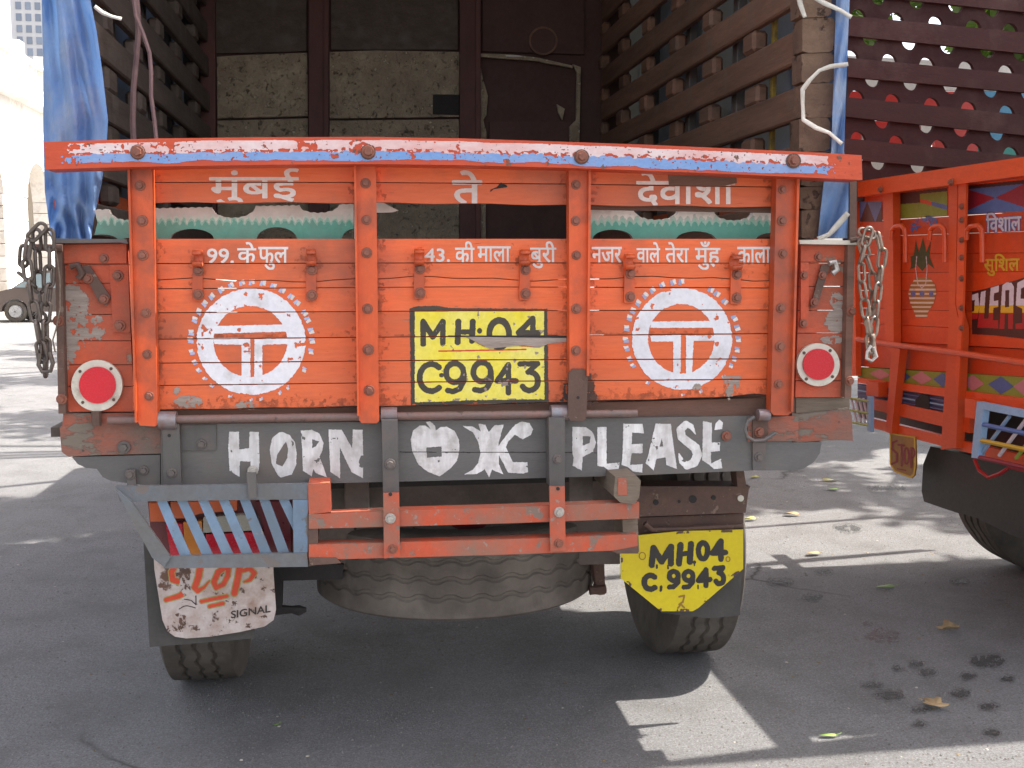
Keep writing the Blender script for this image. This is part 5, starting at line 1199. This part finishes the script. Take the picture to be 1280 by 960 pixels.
# far side wall of the second truck: straight planks over scalloped ones
WQ = np.array([X2 + .02, 5.27, 0]); az = R_(82); WD = np.array([math.sin(az), math.cos(az), 0]); WN = np.array([-WD[1], WD[0], 0])
def ly(yl, yr): return lambda x: yl + (yr - yl) * (x - 1060) / 220.
straight = [((-83, -62), (-59, -36)), ((-32, -10), (-8, 15)), ((19.5, 40.5), (44.5, 66.5)), ((72, 93), (96, 115.5)), ((121.5, 143.5), (146, 169)), ((173, 195), (199, 218)), ((224, 243), (250, 268))]
for (a0, a1), (b0, b1) in straight:
    a, b = ly(a0, a1), ly(b0, b1)
    o = slabP('wall_plank', [(1030, a(1030) ), (1400, a(1400)), (1400, b(1400)), (1030, b(1030))], WQ, WN, .025, M['plum'], T2, .003)
notchrows = [((-59, -36), (-32, -10), [10, 58, 106, 154, 202, 250, 300], [34, 82, 130, 178, 226, 276]),
             ((-8, 15), (19.5, 40.5), [38, 86, 135, 180, 228, 276], [13, 60, 110, 157, 203, 250, 300]),
             ((44.5, 66.5), (72, 93), [28, 77, 125, 175, 216, 264], [4, 52, 99, 148, 198, 246, 296]),
             ((96, 115.5), (121.5, 143.5), [31, 79, 129, 179, 226, 276], [11, 56, 105, 151, 199, 247, 296]),
             ((146, 169), (173, 195), [43, 98, 142, 187, 236, 284], [13, 61, 114, 158, 204, 252, 300]),
             ((199, 218), (224, 243), [38, 88, 136, 184, 232], [])]
for (a0, a1), (b0, b1), tops, bots in notchrows:
    xs = np.arange(1030, 1400.1, 1.5); a, b = ly(a0, a1), ly(b0, b1)
    tp = [(x, a(x) - .8 + notch(x, [(1060 + c, 9.6, 10.8) for c in tops], 1)) for x in xs]
    bt = [(x, b(x) + .8 - notch(x, [(1060 + c, 9.6, 10.6) for c in bots], 1)) for x in xs][::-1]
    slabP('scalloped_plank', tp + bt, WQ + np.array([0, .028, 0]), WN, .02, M['plum'], T2, 0)
for x in (1120, 1225): 
    p = onP(np.array(x), np.array(100.), WQ + WN * .06, WN)
    pass
for k in range(9):                                   # its near side wall stands just outside the frame
    box('near_wall_plank', (2.70, 3.30, 1.15 + k * .22), (6.3, 3.335, 1.15 + k * .22 + (.214 if k < 4 else .16)), M['plum'], T2, .002)
# painted body side behind the scalloped wall
PN = thing('painted_boards', 'red, white and blue painted boards glimpsed through the scalloped plank wall', 'boards', (4.2, 6.3, 0))
cvb = [('p_red', 1040, 1215, 110, 200, (.62, .03, .02)), ]
BQ = WQ + np.array([0, .75, 0])
bp_ = lambda pts, c, nm='board': slabP(nm, pts, BQ, WN, .03, c, PN, .002)
brt = surf('bright_red_board', (.62, .03, .02), (.55, .025, .02), 4, (1, 1, 1), .4, .1, .001); bbl = surf('bright_blue_board', (.08, .30, .50), (.07, .25, .42)); bwh = surf('white_board', (.72, .70, .66), (.62, .6, .56)); bte = surf('teal_board', (.03, .25, .22))
bp_([(1030, 68), (1400, 88), (1400, 113), (1225, 113), (1030, 112)], bwh); bp_([(1030, 114), (1222, 114), (1222, 150), (1030, 150)], brt); bp_([(1224, 114), (1400, 114), (1400, 182), (1224, 182)], bbl)
bp_([(1030, 151), (1150, 151), (1150, 162), (1030, 164)], brt); bp_([(1151, 151), (1168, 151), (1168, 175), (1151, 175)], bwh); bp_([(1169, 151), (1222, 151), (1222, 190), (1169, 190)], brt)
bp_([(1030, 165), (1076, 165), (1076, 182), (1030, 182)], brt); bp_([(1078, 165), (1086, 165), (1086, 182), (1078, 182)], bwh); bp_([(1087, 163), (1149, 163), (1149, 200), (1087, 200)], brt)
bp_([(1030, 201), (1165, 201), (1165, 245), (1030, 245)], bwh); bp_([(1225, 183), (1400, 183), (1400, 240), (1225, 240)], bte)

# ================================================================== LEAVES ON THE ROAD
def leaf(px, py, size, mat, rot, curl, label, lobes=0, asp=.5):
    c = onZ(px, py, .006); n = 18; bm = bmesh.new(); ctr = bm.verts.new((0, 0, size * .10 * curl)); ring = []
    for k in range(n):
        a = 2 * math.pi * k / n; r = size * (1 + lobes * .28 * math.cos(5 * a)) * (1 if lobes else 1 - .12 * abs(math.sin(a)) ** .5)
        x, y = r * math.cos(a), r * math.sin(a) * asp
        ring.append(bm.verts.new((x, y, abs(y) * curl * .8 + size * curl * .25 * math.sin(a * 2 + rot) + .002)))
    for k in range(n): bm.faces.new((ctr, ring[k], ring[(k + 1) % n]))
    me = fin(bm, 'fallen_leaf', mat, True)
    o = link('fallen_leaf', me, None, (c[0], c[1], .006 + size * .25 * curl), (0, 0, rot))
    md = o.modifiers.new('s', 'SOLIDIFY'); md.thickness = .0012
    bm2 = tube_bm([(size * .9, 0, .004), (size * 1.3, .004, .004), (size * 1.55, .01, .006)], .0014, 5)
    st = link('stem', fin(bm2, 'stem', mat), None, (0, 0, 0)); st.parent = o
    tag(o, label, 'leaf', 'fallen leaves on the road'); return o
leaf(943, 597, .045, M['leafy'], .3, .3, 'pale yellow leaf on the road just right of the short grey strap')
leaf(1037, 601, .06, M['leafy'], 2.9, .3, 'yellow leaf on the dappled road, the upper of a pair')
leaf(1041, 612, .045, M['leafg'], .2, .2, 'bright green leaf just below a yellow leaf on the dappled road')
leaf(989, 644, .055, M['leafd'], -.2, .4, 'brown leaf between the yellow leaves on the dappled road')
leaf(937, 650, .045, M['leafy'], .1, .5, 'yellow leaf lying close to the right mud flap')
leaf(1016, 693, .05, M['leafd'], .2, .3, 'brown leaf on the edge of the sunlit strip')
leaf(1107, 734, .052, M['leafg'], .05, .2, 'flat green leaf in the shade below the sunlit strip', asp=.38)
leaf(1186, 789, .05, M['leafd'], .3, .8, 'curled dry tan leaf above the cluster of oil spots', 1, .7)
leaf(1168, 884, .042, M['leafd'], 1.9, .6, 'lobed dry leaf lying below the oil spots', 1, .9)
leaf(1035, 920, .033, M['leafg'], -.1, .2, 'narrow green leaf near the lower sunlit patch', asp=.3)
leaf(345, 906, .010, M['leafg'], -.1, .2, 'tiny green leaf alone on the road in front of the truck')

# ================================================================== CAR
def car():
    Yc = 27.0
    wc = onZ(20, 403, 0)                       # where the front wheel stands
    sc_ = float(wc[1]) / Yc; x0, yc = float(wc[0]), float(wc[1])
    root = thing('parked_car', 'maroon hatchback car parked by the kerb behind the left chain', 'car', (x0 + 1.2, yc + .8, 0))
    cm = surf('maroon_car_paint', (.10, .07, .06), (.08, .06, .052), 2, (1, 1, 1), .3, 0, spec=.6); gl = surf('car_glass', (.25, .32, .34), (.2, .27, .3), 2, (1, 1, 1), .1, 0, spec=.8)
    rub = M['rubber']; hub = surf('alloy_wheel', (.5, .5, .5), (.4, .4, .4), 9, (1, 1, 1), .35, 0, metal=.5)
    prof = [(-.85, .28), (-.92, .55), (-.80, .78), (-.05, .98), (.62, 1.42), (1.0, 1.50), (2.2, 1.48), (2.75, 1.05), (3.15, .95), (3.2, .30)]
    W_ = 1.55
    def arcp(cx): return [(cx + .37 * math.cos(a), .30 + .37 * math.sin(a)) for a in np.linspace(0, math.pi, 10)]
    body = prof + arcp(2.45) + arcp(0.0)
    front = [(x0 + a, yc - .02, b) for a, b in body]; back = [(x0 + a, yc + W_, b) for a, b in body]
    bm = prism_bm(front, back); bev(bm, .05, 2); b_ = link('body', fin(bm, 'body', cm, True), root)
    for q_ in ([(.02, 1.0), (.62, 1.36), (1.0, 1.42), (1.0, .98)], [(1.06, .98), (1.06, 1.42), (2.12, 1.40), (2.5, 1.04)]):
        bm = prism_bm([(x0 + a, yc - .035, b) for a, b in q_], [(x0 + a, yc + .0, b) for a, b in q_]); link('window', fin(bm, 'window', gl), root)
    for cx in (0., 2.45):
        for yy_ in (yc + .02, yc + W_ - .22):
            bm = tyre_bm(.31, .2, .19, 40, False); bmesh.ops.rotate(bm, verts=bm.verts, cent=(0, 0, 0), matrix=Matrix.Rotation(R_(90), 3, 'Z'))
            t_o = link('wheel', fin(bm, 'wheel', rub, True), root, (x0 + cx, yy_ + .08, .31))
            bm = bmesh.new()
            bmesh.ops.create_cone(bm, cap_ends=True, segments=20, radius1=.19, radius2=.17, depth=.04, matrix=Matrix.Rotation(R_(90), 4, 'X'))
            for k in range(6): 
                a = k * math.pi / 3; bmesh.ops.create_cube(bm, size=1, matrix=Matrix.Translation((.09 * math.cos(a), -.025, .09 * math.sin(a))) @ Matrix.Rotation(-a, 4, 'Y') @ Matrix.Diagonal((.16, .02, .035, 1)))
            link('rim', fin(bm, 'rim', hub), t_o, (x0 + cx, yy_ - .02, .31))
    for cx in (-.88,): box('headlamp', (x0 + cx - .02, yc + .0, .6), (x0 + cx + .1, yc + .25, .75), M['clearlens'], root, .01)
    box('door_handle', (x0 + 1.15, yc - .05, .86), (x0 + 1.32, yc - .02, .89), M['black'], root, .003)
    box('wing_mirror', (x0 + .35, yc - .2, .98), (x0 + .5, yc - .02, 1.12), cm, root, .03)
car()

# ================================================================== BUILDINGS
stone = surf('pale_limestone', (.84, .82, .78), (.78, .75, .70), 1.2, (1, 1, 1), .8, .3, .01, dirt=((.36, .31, .25), .3, .8), fine=8)
stone2 = surf('grey_stone_course', (.74, .71, .66), (.66, .63, .58), 1.2, (1, 1, 1), .85, .3, .01, fine=8)
dkin = surf('arcade_interior', (.55, .5, .43), (.48, .44, .38), 1, (1, 1, 1), .9, 0)
BL = thing('arcaded_building', 'pale stone building with round arches and a balustrade behind the car', 'building', (-14, 49.1, 0))
XB = -14.0                                   # the street front runs away from the camera, facing the street
YB = 49.1; RA = 1.6; PER = 6.3
def hz_(px, py): return float(onX(px, py, XB)[2])
z_top = hz_(50, 206); z_sp = z_top - RA; zc = hz_(30, 131); zbal = hz_(35, 106); ztop = hz_(40, 78)
BL.location = (XB, YB, 0); BL.rotation_euler = (0, 0, R_(90)); WL[BL.name] = Vector((0, 0, 0))
def bb(name, lo, hi, m, r=0.): return box(name, lo, hi, m, BL, r)
for k in range(-4, 4):
    cx = k * PER; w_ = PER - 2 * RA
    pts = [(cx - PER / 2, zc), (cx - PER / 2, z_sp), (cx - RA, z_sp)] + [(cx - RA * math.cos(a), z_sp + RA * math.sin(a)) for a in np.linspace(0, math.pi, 18)][1:-1] + [(cx + RA, z_sp), (cx + PER / 2, z_sp), (cx + PER / 2, zc)]
    bm = prism_bm([(a, 0, b) for a, b in pts], [(a, .7, b) for a, b in pts]); link('spandrel', fin(bm, 'spandrel', stone), BL)
    for j in range(9):
        h = z_sp / 9; bb('pier_course', (cx + RA + .01, -.03, j * h + .012), (cx + RA + w_ - .01, .7, (j + 1) * h - .012), stone, .02)
    for j in range(9):
        a0, a1 = math.pi * j / 9 + .015, math.pi * (j + 1) / 9 - .015
        p = [(cx - q * math.cos(a), z_sp + q * math.sin(a)) for q, a in ((RA, a0), (RA, (a0 + a1) / 2), (RA, a1), (RA + .45, a1), (RA + .45, a0))]
        bm = prism_bm([(a, -.06, b) for a, b in p], [(a, .0, b) for a, b in p]); link('arch_stone', fin(bm, 'arch_stone', stone2), BL)
XW0, XW1 = -4.5 * PER, 3.5 * PER
bb('inner_wall', (XW0, 3, 0), (XW1, 3.3, zc), dkin)
bb('cornice', (XW0, -.55, zc), (XW1, .7, zc + .30), stone, .03)
bb('cornice', (XW0, -.35, zc + .302), (XW1, .7, zbal - .2), stone2, .03)
bb('balcony_wall', (XW0, -.1, zbal - .2), (XW1, .3, zbal), stone, .01)
bb('coping', (XW0, -.14, ztop - .16), (XW1, .4, ztop + .05), stone, .02)
bb('upper_storey', (XW0, 2.4, zc), (XW1, 3.2, ztop + 1.2), stone2)
x = XW0; k = 0
while x < XW1:
    if k % 8 == 0: bb('parapet_pier', (x, -.2, zbal), (x + .7, .35, ztop + .5), stone, .02); x += .8
    else:
        tube('baluster', [(x + .14, .08, zbal), (x + .14, .08, zbal + .3), (x + .14, .08, zbal + .7), (x + .14, .08, ztop - .16)], [.07, .13, .06, .09], stone, BL, 6); x += .42
    k += 1
# tower block far behind
TW = thing('tower_block', 'tall white apartment tower with a grid of windows, top left', 'building', (-34, 95, 0))
tw_m = surf('white_render', (.62, .62, .62), (.56, .56, .56), .3, (1, 1, 1), .8, 0); win_m = surf('tower_glass', (.22, .26, .32), (.18, .22, .28), 1, (1, 1, 1), .2, 0)
ty_ = 95.0; xa = float(onY(14, 30, ty_)[0]); xb = float(onY(62, 30, ty_)[0]); zt0 = 46
box('wall', (xa, ty_, 0), (xb + 8, ty_ + 14, zt0), tw_m, TW, 0)
wp = float(onY(14, 30, ty_)[0] - onY(0, 30, ty_)[0]) * .86; zp_ = float(onY(15, 0, ty_)[2] - onY(15, 14.5, ty_)[2])
for i in range(8):
    for j in range(-8, 10):
        z0 = float(onY(15, 40, ty_)[2]) + j * zp_; x0 = xa + wp * .55 + i * wp
        if z0 < 2 or z0 + 1.0 > zt0 or x0 + wp * .6 > xb + 8: continue
        f = box('window', (x0, ty_ - .06, z0), (x0 + wp * .58, ty_ + .02, z0 + zp_ * .62), win_m, TW, 0)

# ================================================================== TREES
def leaf_cloud(name, centers, n, size, mat, seed):
    r = np.random.default_rng(seed); V = []; F = []
    C = np.array(centers)
    idx = r.integers(0, len(C), n); d = r.normal(size=(n, 3)); d /= np.linalg.norm(d, axis=1)[:, None]
    rad = C[idx, 3] * r.random(n) ** .45
    p = C[idx, :3] + d * rad[:, None] * np.array([1, 1, .6])
    a = r.normal(size=(n, 3)); a /= np.linalg.norm(a, axis=1)[:, None]; b = np.cross(a, r.normal(size=(n, 3))); b /= np.linalg.norm(b, axis=1)[:, None]
    s = size * (.6 + .8 * r.random(n))[:, None]
    Q = np.stack([p - a * s, p + b * s * .45, p + a * s, p - b * s * .45], 1).reshape(-1, 3)
    me = bpy.data.meshes.new(name); me.from_pydata(Q.tolist(), [], [(4 * i, 4 * i + 1, 4 * i + 2, 4 * i + 3) for i in range(n)]); me.materials.append(mat)
    return me
def tree(loc, h, spread, label, seed, n=26000, size=.10, fl=.0):
    rr = random.Random(seed); root = thing('street_tree', label, 'tree', loc, 'trees along the street'); L = Vector(loc)
    P_ = [L + Vector((0, 0, -.05)), L + Vector((.08, .05, h * .2)), L + Vector((.0, .15, h * .42)), L + Vector((.15, .1, h * .6))]
    bm = tube_bm(P_, [.26, .2, .16, .10], 12); C = []
    for k in range(16):
        a = rr.uniform(0, 6.28); t = rr.uniform(.45, .98); s0 = P_[2].lerp(P_[3], rr.random()); e = L + Vector((math.cos(a) * spread * rr.uniform(.25, .95), math.sin(a) * spread * rr.uniform(.25, .95), h * rr.uniform(.55, 1.0)))
        mid = s0.lerp(e, .5) + Vector((0, 0, .3)); tube_bm([s0, mid, e], [.07, .045, .015], 6, False, bm)
        for q_ in range(4):
            c = e.lerp(mid, rr.random() * .5) + Vector((rr.gauss(0, .5), rr.gauss(0, .5), rr.gauss(0, .3))); C.append((c.x, c.y, c.z, rr.uniform(.35, .85)))
    link('trunk', fin(bm, 'trunk', M['bark'], True), root)
    link('crown', leaf_cloud('crown', C, n, size, M['crown'], seed), root)
    return root
tree((8.8, 10.6, 0), 8.0, 5.0, 'leafy street tree whose crown shows through the scalloped planks', 4, 36000, .11)
tree((3.5, 9.6, 0), 9.5, 6.2, 'tall street tree standing beyond the first truck', 9, 15000, .13)
tree((10.4, 2.3, 0), 9.5, 5.2, 'broad unseen tree added to shade the road by the second truck', 15, 44000, .12)  # out of view, added to keep sun off the lower right road
tree((1.0, 18.0, 0), 13.5, 6.4, 'very tall unseen tree added behind the first truck to shade the left road', 21, 20000, .15)  # hidden tree added to even out the sun on the far left road
